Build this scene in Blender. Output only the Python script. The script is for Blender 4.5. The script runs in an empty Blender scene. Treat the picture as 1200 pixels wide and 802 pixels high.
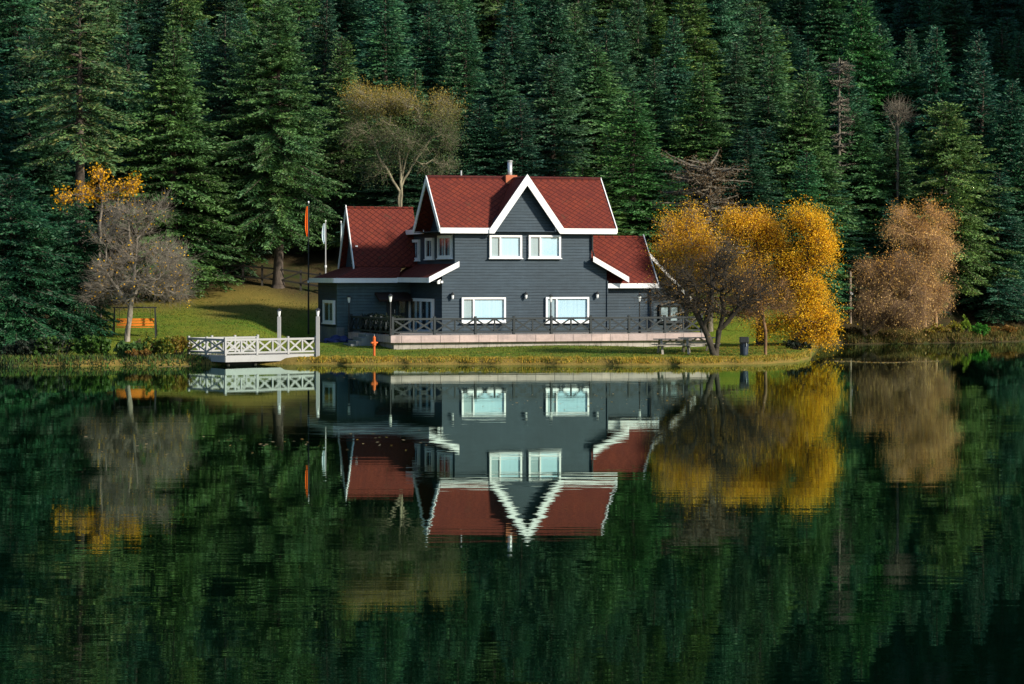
import bpy, bmesh, math, random
import numpy as np
from mathutils import Vector, Matrix

random.seed(7)
R = math.radians
scene = bpy.context.scene
COL = scene.collection

# ------------------------------------------------------------------ camera
F, HOR, HC = 2900.0, 320.0, 4.48          # focal length in px of a 1200 px wide picture, horizon row, camera height (m)
cam_d = bpy.data.cameras.new('camera'); cam = bpy.data.objects.new('camera', cam_d); COL.objects.link(cam)
cam.location = (0, 0, HC); cam.rotation_euler = (R(90), 0, 0)
cam_d.sensor_width = 36; cam_d.lens = 36 * F / 1200; cam_d.shift_y = -(401 - HOR) / 1200
cam_d.clip_start = .5; cam_d.clip_end = 3000
scene.camera = cam

def at(px, py, Y):                          # photo pixel at distance Y -> world point
    return Vector(((px - 600) / F * Y, Y, HC - (py - HOR) / F * Y))

# ------------------------------------------------------------------ helpers
def tag(o, label=None, cat=None, group=None, kind=None):
    if label: o['label'] = label
    if cat: o['category'] = cat
    if group: o['group'] = group
    if kind: o['kind'] = kind
    return o

def empty(name, loc, rz=0, label=None, cat=None, group=None):
    o = bpy.data.objects.new(name, None); COL.objects.link(o)
    o.location = loc; o.rotation_euler = (0, 0, rz); o.empty_display_size = .3
    return tag(o, label, cat, group)

def link_mesh(name, me, mat, parent=None):
    o = bpy.data.objects.new(name, me); COL.objects.link(o)
    if mat is not None and len(me.materials) == 0: me.materials.append(mat)
    if parent is not None: o.parent = parent
    return o

def np_mesh(name, V, Fq, col=None, smooth=False):
    """quads (N,4) or tris (N,3) from numpy arrays; optional per-vertex colour attribute 'tint'"""
    me = bpy.data.meshes.new(name)
    V = np.ascontiguousarray(V, dtype=np.float32); Fq = np.ascontiguousarray(Fq, dtype=np.int32)
    n, k = Fq.shape
    me.vertices.add(len(V)); me.vertices.foreach_set('co', V.ravel())
    me.loops.add(n * k); me.loops.foreach_set('vertex_index', Fq.ravel())
    me.polygons.add(n)
    me.polygons.foreach_set('loop_start', np.arange(0, n * k, k, dtype=np.int32))
    me.polygons.foreach_set('loop_total', np.full(n, k, dtype=np.int32))
    if smooth: me.polygons.foreach_set('use_smooth', np.ones(n, dtype=bool))
    me.update(calc_edges=True)
    if col is not None:
        a = me.color_attributes.new('tint', 'FLOAT_COLOR', 'POINT')
        c = np.ones((len(V), 4), dtype=np.float32); c[:, :3] = col
        a.data.foreach_set('color', c.ravel())
    return me

class MB:
    def __init__(s): s.v = []; s.f = []; s.uv = []
    def add(s, vs, fs, uvs=None):
        b = len(s.v); s.v += [tuple(x) for x in vs]
        for i, f in enumerate(fs):
            s.f.append([b + k for k in f]); s.uv.append(uvs[i] if uvs else [(0, 0)] * len(f))
        return s
    def box(s, x0, x1, y0, y1, z0, z1):
        v = [(x0,y0,z0),(x1,y0,z0),(x1,y1,z0),(x0,y1,z0),(x0,y0,z1),(x1,y0,z1),(x1,y1,z1),(x0,y1,z1)]
        return s.add(v, [(0,3,2,1),(4,5,6,7),(0,1,5,4),(1,2,6,5),(2,3,7,6),(3,0,4,7)])
    def beam(s, p, q, w, h, up=(0,0,1)):
        p = Vector(p); q = Vector(q); d = (q - p).normalized(); up = Vector(up)
        if abs(d.dot(up)) > .98: up = Vector((1,0,0))
        a = d.cross(up).normalized() * w / 2; b = a.cross(d).normalized() * h / 2
        v = [p-a-b, p+a-b, p+a+b, p-a+b, q-a-b, q+a-b, q+a+b, q-a+b]
        return s.add(v, [(0,3,2,1),(4,5,6,7),(0,1,5,4),(1,2,6,5),(2,3,7,6),(3,0,4,7)])
    def tube(s, pts, rad, n=8, caps=True):
        pts = [Vector(p) for p in pts]
        if not hasattr(rad, '__len__'): rad = [rad] * len(pts)
        vs = []; fs = []
        for i, p in enumerate(pts):
            d = (pts[min(i+1, len(pts)-1)] - pts[max(i-1, 0)]).normalized()
            a = d.cross(Vector((0,0,1)) if abs(d.z) < .95 else Vector((0,1,0))).normalized(); b = d.cross(a)
            for k in range(n):
                t = 2 * math.pi * k / n; vs.append(p + (a * math.cos(t) + b * math.sin(t)) * rad[i])
        for i in range(len(pts) - 1):
            for k in range(n):
                fs.append((i*n+k, i*n+(k+1)%n, (i+1)*n+(k+1)%n, (i+1)*n+k))
        if caps: fs.append(tuple(range(n))[::-1]); fs.append(tuple((len(pts)-1)*n + k for k in range(n)))
        return s.add(vs, fs)
    def prism(s, poly, ext):
        ext = Vector(ext); n = len(poly); P = [Vector(p) for p in poly]
        vs = P + [p + ext for p in P]
        return s.add(vs, [tuple(range(n)), tuple(range(n, 2*n))[::-1]] + [(i, i+n, (i+1)%n+n, (i+1)%n) for i in range(n)])
    def slab(s, poly, t):
        """roof slab: poly is its upper face; uv in metres, u along the eave and v up the slope"""
        P = [Vector(p) for p in poly]; n = len(P)
        nr = (P[1]-P[0]).cross(P[2]-P[0]).normalized()
        if nr.z < 0: P.reverse(); nr = -nr
        e1 = Vector((0,0,1)).cross(nr).normalized(); e2 = nr.cross(e1)
        vs = P + [p - nr * t for p in P]; uvf = lambda p: (p.dot(e1), p.dot(e2))
        fs = [tuple(range(n)), tuple(range(n, 2*n))[::-1]] + [(i, (i+1)%n, (i+1)%n+n, i+n) for i in range(n)]
        return s.add(vs, fs, [[uvf(vs[k]) for k in f] for f in fs])
    def build(s, name, mat, parent=None, smooth=False, bevel=0):
        me = bpy.data.meshes.new(name); me.from_pydata(s.v, [], s.f)
        uvl = me.uv_layers.new(name='UVMap'); i = 0
        flat = [c for f in s.uv for c in f]
        for k, c in enumerate(flat): uvl.data[k].uv = c
        bm = bmesh.new(); bm.from_mesh(me); bmesh.ops.recalc_face_normals(bm, faces=bm.faces)
        if bevel: bmesh.ops.bevel(bm, geom=bm.edges[:], offset=bevel, segments=1, affect='EDGES')
        bm.to_mesh(me); bm.free()
        if smooth:
            for p in me.polygons: p.use_smooth = True
        return link_mesh(name, me, mat, parent)

# ------------------------------------------------------------------ materials
class NT:
    def __init__(s, name):
        s.m = bpy.data.materials.new(name); s.m.use_nodes = True; s.t = s.m.node_tree
        s.t.nodes.clear(); s.out = s.n('ShaderNodeOutputMaterial')
    def n(s, typ, **kw):
        nd = s.t.nodes.new(typ)
        for k, v in kw.items():
            if k.startswith('i_'):
                key = k[2:]; key = int(key) if key.isdigit() else key.replace('_', ' ')
                nd.inputs[key].default_value = v
            else: setattr(nd, k, v)
        return nd
    def l(s, a, b): s.t.links.new(a, b)
    def ramp(s, fac, stops):
        r = s.n('ShaderNodeValToRGB'); e = r.color_ramp.elements
        while len(e) < len(stops): e.new(.5)
        for x, (p, c) in zip(e, stops): x.position = p; x.color = (*c, 1) if len(c) == 3 else c
        s.l(fac, r.inputs[0]); return r.outputs[0]
    def mix(s, fac, a, b, mode='MIX'):
        m = s.n('ShaderNodeMix', data_type='RGBA', blend_type=mode)
        for val, idx in ((fac, 0), (a, 6), (b, 7)):
            if hasattr(val, 'links') or isinstance(val, bpy.types.NodeSocket): s.l(val, m.inputs[idx])
            else: m.inputs[idx].default_value = val if idx == 0 else (*val, 1)
        return m.outputs[2]
    def noise(s, scale, detail=4, rough=.55, vec=None, mapping=None):
        nz = s.n('ShaderNodeTexNoise'); nz.inputs['Scale'].default_value = scale
        nz.inputs['Detail'].default_value = detail; nz.inputs['Roughness'].default_value = rough
        if vec is None: vec = s.n('ShaderNodeTexCoord').outputs['Object']
        if mapping:
            mp = s.n('ShaderNodeMapping'); mp.inputs['Scale'].default_value = mapping; s.l(vec, mp.inputs[0]); vec = mp.outputs[0]
        s.l(vec, nz.inputs['Vector']); return nz.outputs[0]
    def bump(s, h, dist, strength=1, normal=None):
        b = s.n('ShaderNodeBump'); b.inputs['Distance'].default_value = dist; b.inputs['Strength'].default_value = strength
        s.l(h, b.inputs['Height'])
        if normal is not None: s.l(normal, b.inputs['Normal'])
        return b.outputs[0]
    def principled(s, col, rough=.6, normal=None, spec=.5, metallic=0):
        p = s.n('ShaderNodeBsdfPrincipled')
        if isinstance(col, bpy.types.NodeSocket): s.l(col, p.inputs['Base Color'])
        else: p.inputs['Base Color'].default_value = (*col, 1)
        if isinstance(rough, bpy.types.NodeSocket): s.l(rough, p.inputs['Roughness'])
        else: p.inputs['Roughness'].default_value = rough
        p.inputs['Specular IOR Level'].default_value = spec; p.inputs['Metallic'].default_value = metallic
        if normal is not None: s.l(normal, p.inputs['Normal'])
        s.l(p.outputs[0], s.out.inputs[0]); return p

def plain(name, col, rough=.6, var=.25, scale=3, metallic=0, bump=0):
    t = NT(name); f = t.noise(scale, 5, .6)
    c = t.mix(f, tuple(x * (1 - var) for x in col), tuple(min(1, x * (1 + var)) for x in col))
    t.principled(c, rough, t.bump(f, bump) if bump else None, .4, metallic); return t.m

def m_siding(name, col, board=.19):
    t = NT(name); tc = t.n('ShaderNodeTexCoord').outputs['Object']
    sx = t.n('ShaderNodeSeparateXYZ'); t.l(tc, sx.inputs[0])
    mu = t.n('ShaderNodeMath', operation='MULTIPLY'); t.l(sx.outputs[2], mu.inputs[0]); mu.inputs[1].default_value = 1 / board
    fr = t.n('ShaderNodeMath', operation='FRACT'); t.l(mu.outputs[0], fr.inputs[0])
    fl = t.n('ShaderNodeMath', operation='FLOOR'); t.l(mu.outputs[0], fl.inputs[0])
    wn = t.n('ShaderNodeTexWhiteNoise', noise_dimensions='1D'); t.l(fl.outputs[0], wn.inputs['W'])
    g = t.noise(1.2, 6, .65, tc, (1, 1, 9)); st = t.noise(.35, 5, .6, tc, (1, 1, .5)); gr = t.noise(9, 4, .7, tc, (1, 1, .3))
    c = t.mix(wn.outputs[0], tuple(x * .8 for x in col), tuple(x * 1.2 for x in col))
    c = t.mix(t.ramp(g, [(.35, (0,0,0)), (.7, (1,1,1))]), c, tuple(x * 1.5 + .01 for x in col))
    c = t.mix(t.ramp(st, [(.42, (0,0,0)), (.75, (.55,.55,.55))]), c, tuple(x * .6 for x in col))
    c = t.mix(t.ramp(gr, [(.62, (0,0,0)), (.72, (.7,.7,.7))]), c, tuple(x * .4 for x in col))
    dr = t.noise(3.2, 5, .7, tc, (1, 1, .12)); c = t.mix(t.ramp(dr, [(.55, (0,0,0)), (.75, (.5,.5,.5))]), c, tuple(x * 1.7 + .012 for x in col))
    c = t.mix(t.ramp(fr.outputs[0], [(.0, (1,1,1)), (.07, (.8,.8,.8)), (.12, (0,0,0))]), c, tuple(x * .4 for x in col))
    prof = t.ramp(fr.outputs[0], [(0, (0,0,0)), (.1, (1,1,1)), (1, (.55,.55,.55))])
    t.principled(c, .62, t.bump(g, .004, 1, t.bump(prof, .015)), .35); return t.m

def m_shingle(name):
    t = NT(name); uv = t.n('ShaderNodeUVMap').outputs[0]
    sx = t.n('ShaderNodeSeparateXYZ'); t.l(uv, sx.inputs[0])
    def mth(op, a, b=None, c=None):
        m = t.n('ShaderNodeMath', operation=op)
        for k, q in enumerate((a, b, c)):
            if q is None: continue
            if isinstance(q, bpy.types.NodeSocket): t.l(q, m.inputs[k])
            else: m.inputs[k].default_value = q
        return m.outputs[0]
    us = mth('MULTIPLY', sx.outputs[0], 1/.40); vs_ = mth('MULTIPLY', sx.outputs[1], 1/.34)      # lozenge shingles
    a_, b_ = mth('ADD', us, vs_), mth('SUBTRACT', us, vs_)
    fa, fb = mth('FRACT', a_), mth('FRACT', b_)
    cx = t.n('ShaderNodeCombineXYZ'); t.l(mth('FLOOR', a_), cx.inputs[0]); t.l(mth('FLOOR', b_), cx.inputs[1])
    wn = t.n('ShaderNodeTexWhiteNoise', noise_dimensions='2D'); t.l(cx.outputs[0], wn.inputs['Vector'])
    low = mth('MULTIPLY', mth('SUBTRACT', 1, fa), fb)                     # butt edges: the lower two sides of each lozenge
    edge = mth('MINIMUM', fa, mth('SUBTRACT', 1, fb))
    ed = t.ramp(edge, [(.0, (1,1,1)), (.10, (.85,.85,.85)), (.17, (0,0,0))])
    bc = t.mix(wn.outputs[0], (.11, .019, .0105), (.155, .027, .013)); bc = t.mix(ed, bc, (.05, .009, .008))
    n1 = t.noise(.7, 5, .6); n2 = t.noise(14, 3, .7)
    c = t.mix(t.ramp(n1, [(.4, (0,0,0)), (.72, (.45,.45,.45))]), bc, (.085, .013, .014))
    c = t.mix(t.ramp(n2, [(.5, (0,0,0)), (.75, (.5,.5,.5))]), c, (.22, .034, .022))
    inv = t.n('ShaderNodeInvert'); t.l(ed, inv.inputs[1])
    n4 = t.noise(1.7, 6, .75); c = t.mix(t.ramp(n4, [(.60, (0,0,0)), (.72, (.75,.75,.75))]), c, (.055, .042, .022))
    t.principled(c, .85, t.bump(inv.outputs[0], .03), .25); return t.m

def m_white(name='white_paint', col=(.82, .83, .84)):
    t = NT(name); f = t.noise(2.5, 6, .65); g = t.noise(.5, 4, .6)
    c = t.mix(t.ramp(f, [(.5, (0,0,0)), (.8, (.5,.5,.5))]), col, tuple(x * .72 for x in col))
    c = t.mix(t.ramp(g, [(.5, (0,0,0)), (.75, (.5,.5,.5))]), c, tuple(x * .7 for x in col)); h = t.noise(6, 5, .75, None, (1, 1, .4)); c = t.mix(t.ramp(h, [(.6, (0,0,0)), (.72, (.6,.6,.6))]), c, tuple(x * .5 for x in col))
    t.principled(c, .5, t.bump(f, .003), .4); return t.m

def m_stone(name, c1, c2, block=(1.05, 10), z0=0, stain=.5):
    t = NT(name); tc = t.n('ShaderNodeTexCoord').outputs['Object']
    sx = t.n('ShaderNodeSeparateXYZ'); t.l(tc, sx.inputs[0])
    su = t.n('ShaderNodeMath', operation='ADD'); t.l(sx.outputs[0], su.inputs[0]); t.l(sx.outputs[1], su.inputs[1])
    mu = t.n('ShaderNodeMath', operation='MULTIPLY'); t.l(su.outputs[0], mu.inputs[0]); mu.inputs[1].default_value = 1 / block[0]
    fr = t.n('ShaderNodeMath', operation='FRACT'); t.l(mu.outputs[0], fr.inputs[0])
    fl = t.n('ShaderNodeMath', operation='FLOOR'); t.l(mu.outputs[0], fl.inputs[0])
    wn = t.n('ShaderNodeTexWhiteNoise', noise_dimensions='1D'); t.l(fl.outputs[0], wn.inputs['W'])
    n1 = t.noise(1.1, 6, .65, tc, (1, 1, 2)); n2 = t.noise(5, 6, .7); n3 = t.noise(2.2, 5, .7, tc, (1, 1, .15))
    c = t.mix(wn.outputs[0], c1, c2)
    c = t.mix(t.ramp(n1, [(.4, (0,0,0)), (.75, (.7,.7,.7))]), c, tuple(x * .6 for x in c2))
    c = t.mix(t.ramp(n2, [(.5, (0,0,0)), (.8, (.5,.5,.5))]), c, tuple(min(1, x * 1.25) for x in c1))
    c = t.mix(t.ramp(n3, [(.52, (0,0,0)), (.7, (stain,) * 3)]), c, (.05, .045, .04))
    c = t.mix(t.ramp(fr.outputs[0], [(0, (1,1,1)), (.018, (1,1,1)), (.03, (0,0,0))]), c, (.04, .035, .035))
    t.principled(c, .8, t.bump(n2, .012), .3); return t.m

def m_leaf(name, base, trans=.3, rough=.55, hue_noise=1.0):
    """foliage: colour = base x per-leaf tint attribute x object colour, with some light passing through"""
    t = NT(name)
    at_ = t.n('ShaderNodeAttribute', attribute_name='tint'); oi = t.n('ShaderNodeObjectInfo')
    c = t.mix(1, at_.outputs[0], base, 'MULTIPLY'); c = t.mix(1, c, oi.outputs['Color'], 'MULTIPLY')
    nz = t.noise(.55, 3, .6); c = t.mix(t.ramp(nz, [(.35, (0,0,0)), (.7, (hue_noise,) * 3)]), c, t.mix(1, c, (1.55, 1.3, .75), 'MULTIPLY'))
    d = t.n('ShaderNodeBsdfPrincipled'); t.l(c, d.inputs['Base Color']); d.inputs['Roughness'].default_value = rough
    d.inputs['Specular IOR Level'].default_value = .25
    tr = t.n('ShaderNodeBsdfTranslucent'); t.l(c, tr.inputs[0])
    mx = t.n('ShaderNodeMixShader'); mx.inputs[0].default_value = trans
    t.l(d.outputs[0], mx.inputs[1]); t.l(tr.outputs[0], mx.inputs[2]); t.l(mx.outputs[0], t.out.inputs[0]); return t.m

def m_bark(name, col, light=None):
    t = NT(name); tc = t.n('ShaderNodeTexCoord').outputs['Object']
    n1 = t.noise(4, 6, .7, tc, (1, 1, .35)); n2 = t.noise(.8, 4, .6); oi = t.n('ShaderNodeObjectInfo')
    c = t.mix(t.ramp(n1, [(.35, (0,0,0)), (.68, (1,1,1))]), tuple(x * .45 for x in col), light or tuple(x * 1.4 for x in col))
    c = t.mix(t.ramp(n2, [(.45, (0,0,0)), (.7, (.6,.6,.6))]), c, col)
    c = t.mix(1, c, oi.outputs['Color'], 'MULTIPLY')
    t.principled(c, .9, t.bump(n1, .03), .2); return t.m

def m_glass(name='window_glass'):
    t = NT(name); lw = t.n('ShaderNodeLayerWeight'); lw.inputs[0].default_value = .5; pw = t.n('ShaderNodeMath', operation='POWER'); t.l(lw.outputs[1], pw.inputs[0]); pw.inputs[1].default_value = 4; fr = t.n('ShaderNodeMath', operation='MULTIPLY_ADD'); t.l(pw.outputs[0], fr.inputs[0]); fr.inputs[1].default_value = .7; fr.inputs[2].default_value = .05
    a = t.n('ShaderNodeBsdfTransparent'); a.inputs[0].default_value = (.90, .96, .98, 1)
    g = t.n('ShaderNodeBsdfGlossy'); g.inputs['Roughness'].default_value = .02
    m = t.n('ShaderNodeMixShader'); t.l(fr.outputs[0], m.inputs[0]); t.l(a.outputs[0], m.inputs[1]); t.l(g.outputs[0], m.inputs[2])
    t.l(m.outputs[0], t.out.inputs[0]); return t.m

def m_curtain(name, col):
    t = NT(name); tc = t.n('ShaderNodeTexCoord').outputs['Object']
    n1 = t.noise(7, 2, .5, tc, (1, 1, .03))
    c = t.mix(n1, tuple(x * .92 for x in col), col)
    t.principled(c, .8, t.bump(n1, .016), .2); return t.m

def m_water():
    t = NT('lake_water'); tc = t.n('ShaderNodeTexCoord').outputs['Object']
    w1 = t.noise(1.0, 3, .55, tc, (.16, 1.1, 1)); w2 = t.noise(1.0, 2, .5, tc, (.9, 4.2, 1)); w3 = t.noise(1.0, 2, .5, tc, (.03, .12, 1))
    zone = t.noise(1.0, 3, .55, tc, (.035, .09, 1))
    zr = t.ramp(zone, [(.44, (.18,.18,.18)), (.66, (1,1,1))])
    ml = t.mix(1, w2, zr, 'MULTIPLY')
    m1 = t.mix(1, w1, t.ramp(zone, [(.35, (.45,.45,.45)), (.62, (1,1,1))]), 'MULTIPLY')
    b1 = t.bump(m1, .0030); b2 = t.bump(ml, .0006, 1, b1); b3 = t.bump(w3, .006, 1, b2)
    df = t.n('ShaderNodeBsdfDiffuse'); df.inputs[0].default_value = (.0005, .0036, .0017, 1)
    gl = t.n('ShaderNodeBsdfGlossy'); gl.inputs[0].default_value = (.74, .96, .85, 1); gl.inputs['Roughness'].default_value = .012
    fr = t.n('ShaderNodeFresnel'); fr.inputs[0].default_value = 1.40; mx = t.n('ShaderNodeMixShader')
    t.l(b3, gl.inputs['Normal']); t.l(b3, fr.inputs['Normal']); t.l(fr.outputs[0], mx.inputs[0]); t.l(df.outputs[0], mx.inputs[1]); t.l(gl.outputs[0], mx.inputs[2]); t.l(mx.outputs[0], t.out.inputs[0])
    return t.m

def m_ground():
    t = NT('ground_soil_grass'); at_ = t.n('ShaderNodeAttribute', attribute_name='tint')
    sx = t.n('ShaderNodeSeparateColor'); t.l(at_.outputs[0], sx.inputs[0])
    n1 = t.noise(.35, 6, .65); n2 = t.noise(2.2, 6, .7); n3 = t.noise(9, 5, .7)
    grass = t.mix(t.ramp(n1, [(.35, (0,0,0)), (.62, (1,1,1))]), (.065, .14, .012), (.16, .18, .02))
    grass = t.mix(t.ramp(n2, [(.45, (0,0,0)), (.75, (.8,.8,.8))]), grass, (.12, .17, .016))
    grass = t.mix(t.ramp(n3, [(.5, (0,0,0)), (.8, (.6,.6,.6))]), grass, (.23, .20, .035))
    dry = t.mix(n2, (.24, .15, .04), (.13, .10, .03))
    floor_ = t.mix(n2, (.035, .028, .014), (.075, .055, .025)); floor_ = t.mix(t.ramp(n1, [(.5, (0,0,0)), (.65, (1,1,1))]), floor_, (.03, .045, .012))
    c = t.mix(sx.outputs[0], grass, dry); c = t.mix(sx.outputs[1], c, floor_)
    t.principled(c, .95, t.bump(n3, .06, 1, t.bump(n2, .08)), .1); return t.m

M = dict(
    siding=m_siding('dark_siding', (.020, .038, .055), .155), siding2=m_siding('teal_siding', (.036, .070, .084), .17),
    shingle=m_shingle('red_shingles'), white=m_white(), dockwhite=m_white('weathered_white', (.33, .335, .335)),
    darkwood=plain('dark_stained_wood', (.015, .022, .026), .6, .35, 5), band=m_stone('pink_stone_band', (.52, .40, .37), (.40, .32, .31), (1.05, 1), 0, .35),
    base=m_stone('beige_base_wall', (.40, .37, .33), (.33, .30, .27), (.62, 1), 0, .75), plinth=m_stone('grey_plinth_stone', (.20, .22, .22), (.14, .16, .17), (.6, 1)),
    paving=plain('terrace_paving', (.28, .25, .23), .8, .3, 4), glass=m_glass(), curtain=m_curtain('white_blind', (.72, .83, .91)),
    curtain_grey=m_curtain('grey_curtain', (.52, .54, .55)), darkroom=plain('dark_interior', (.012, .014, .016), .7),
    metal=plain('dark_metal', (.02, .022, .025), .45, .2, 6), steel=plain('pale_steel', (.55, .56, .58), .35, .15, 6, .6),
    lamp=plain('lamp_glass', (.75, .77, .78), .25, .1, 4), orange=plain('orange_paint', (.55, .11, .02), .5, .3, 6, 0),
    orangewood=plain('orange_varnished_wood', (.62, .20, .018), .5, .25, 5), greywood=plain('weathered_grey_wood', (.30, .27, .225), .85, .4, 7, 0, .01),
    bluebin=plain('dark_blue_plastic', (.018, .028, .05), .5, .2, 4), tarp=plain('blue_tarpaulin', (.012, .022, .10), .6, .3, 3),
    brick=plain('orange_brick', (.42, .13, .06), .8, .3, 8), porch=plain('brown_porch_boards', (.03, .016, .012), .7, .3, 5),
    flag_red=plain('orange_red_cloth', (.85, .15, .01), .8, .15, 3), flag_white=plain('white_blue_cloth', (.62, .74, .80), .8, .15, 3),
    fir=m_leaf('fir_needles', (.031, .096, .054), .18), bark=m_bark('grey_brown_bark', (.085, .068, .055)),
    twig=m_bark('grey_twig_bark', (.16, .135, .11)), palebark=m_bark('pale_bark', (.34, .27, .21)), darkbark=m_bark('dark_bark', (.065, .052, .042)),
    leaf=m_leaf('autumn_leaves', (1, 1, 1), .45, .5, .25), grass=m_leaf('grass_blades', (1, 1, 1), .3, .7, .4),
    water=m_water(), ground=m_ground(), rail=plain('old_rail_wood', (.034, .031, .026), .9, .3, 5),
)

# ------------------------------------------------------------------ terrain
def ypx(py): return HC * F / (py - HOR)
_sh = [(-60,430),(100,429),(200,428),(340,427),(380,427.6),(520,427.6),(700,428.2),(800,428.4),(880,427.2),(935,424.5),(949,420),(953,408.5),(962,404.8),(985,403.6),(1015,403.5),(1050,403),(1130,402),(1190,400.3),(1300,396)]
SX = np.array([-200,-120,-60] + [(px-600)/F*ypx(py) for px,py in _sh] + [60, 80, 100, 140, 220.])
SY = np.array([-60, 50, 105.] + [ypx(py) for px,py in _sh] + [166, 140, 95, 20, -80.])
def shore(x): return np.interp(x, SX, SY) + .25*np.sin(np.asarray(x)*1.9) + .15*np.sin(np.asarray(x)*4.3+1)
def sstep(a, b, x): t = np.clip((x-a)/(b-a), 0, 1); return t*t*(3-2*t)
def softp(x, k=3.0): return np.where(x > 20, x, k*np.log1p(np.exp(np.minimum(x, 20)/k)))
def ground_z(x, y):
    x = np.asarray(x, float); y = np.asarray(y, float)
    ys = shore(x); d = y - ys
    bank = -1.6 + 1.9*sstep(-2.4, .45, d)
    left = sstep(-11, -15, x); right = sstep(14, 18, x)
    lawn = .03*np.clip(d, 0, 9)
    lawn = lawn + left*.085*np.clip(y-123, 0, 27) + (1-left)*(1-right)*.2*np.clip(y-139, 0, 11) + right*.12*np.clip(d-1.5, 0, 6)
    yh = np.where(x < 14, 150, np.maximum(150, ys + 7)); yh = np.where(x < -30, 150 - (-30-x)*.4, yh)
    hill = .37*softp(y - yh)*np.where(d > 0, 1, 0)
    hill = np.minimum(hill, 60)
    ridge = sstep(50, 104, x)*np.clip(12+(y-120)*1.1, 0, 66)*sstep(0, 6, d); hill = hill*(1 - .85*sstep(46, 58, x)*(1 - sstep(155, 172, y)))
    und = .12*np.sin(x*.35+y*.2)*np.sin(y*.31-x*.13)*sstep(4, 12, d)
    return bank + lawn + hill + ridge + und

def build_ground():
    xs = np.unique(np.concatenate([np.arange(-200, -44, 6.), np.arange(-44, 50, .45), np.arange(50, 201, 6.)]))
    ys = np.unique(np.concatenate([np.arange(-60, 112, 8.), np.arange(112, 156, .4), np.arange(156, 200, 1.2), np.arange(200, 420, 6.)]))
    X, Y = np.meshgrid(xs, ys); Z = ground_z(X, Y)
    rng = np.random.default_rng(3)
    d = Y - shore(X); Z = Z + np.where(d > .3, rng.normal(0, .012, Z.shape), 0)
    V = np.stack([X, Y, Z], -1).reshape(-1, 3); nx = len(xs); ny = len(ys)
    i = np.arange(nx-1)[None, :] + nx*np.arange(ny-1)[:, None]; i = i.ravel()
    Fq = np.stack([i, i+1, i+nx+1, i+nx], 1)
    dry = (1 - sstep(.5, 2.2, d + .6*np.sin(X*2.3)))*.9
    dry = np.maximum(dry, sstep(17, 20, X)*.55)
    left = sstep(-11, -15, X)
    forest = sstep(146, 151, Y + 1.2*np.sin(X*.9)) * np.where(X < 12, 1, 1)
    forest = np.maximum(forest, sstep(-21, -24, X)); forest = np.maximum(forest, sstep(19, 21, X)*sstep(3, 5, d))
    dry = np.maximum(dry, sstep(-9, -12, X)*sstep(137, 146, Y + 2*np.sin(X*.7) + 1.5*np.sin(X*1.9+2))*.75)  # leaf litter tan that also paints the warm sunlight on the upper lawn
    c = np.stack([dry, forest, 0*dry], -1).reshape(-1, 3)
    me = np_mesh('ground', V, Fq, c, True)
    o = link_mesh('ground', me, M['ground']); o['kind'] = 'structure'
    w = MB().add([(-500,-60,0),(500,-60,0),(500,420,0),(-500,420,0)], [(0,1,2,3)]).build('water', M['water']); w['kind'] = 'structure'
build_ground()

# ------------------------------------------------------------------ vegetation generators
def quads_from(P, D, S, L, W, rng):
    """diamond leaf quads: centres P, unit long axis D, unit side axis S, half lengths L, half widths W"""
    n = len(P); V = np.empty((n, 4, 3), np.float32)
    V[:, 0] = P - D*L[:, None]; V[:, 1] = P + S*W[:, None]; V[:, 2] = P + D*L[:, None]; V[:, 3] = P - S*W[:, None]
    return V.reshape(-1, 3), np.arange(n*4, dtype=np.int32).reshape(-1, 4)

def unit(a): return a / np.maximum(np.linalg.norm(a, axis=-1, keepdims=True), 1e-9)

def tubes(A, B, ra, rb, k=4):
    n = len(A); D = unit(B - A)
    up = np.where(np.abs(D[:, 2:3]) > .9, np.array([[1., 0, 0]]), np.array([[0, 0, 1.]]))
    a = unit(np.cross(D, up)); b = np.cross(D, a)
    V = np.empty((n, 2*k, 3), np.float32)
    for i in range(k):
        t = 2*math.pi*i/k; o = a*math.cos(t) + b*math.sin(t)
        V[:, i] = A + o*ra[:, None]; V[:, k+i] = B + o*rb[:, None]
    base = (np.arange(n)*2*k)[:, None]
    Fs = [np.concatenate([base+i, base+(i+1) % k, base+k+(i+1) % k, base+k+i], 1) for i in range(k)]
    return V.reshape(-1, 3), np.concatenate(Fs)

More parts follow.
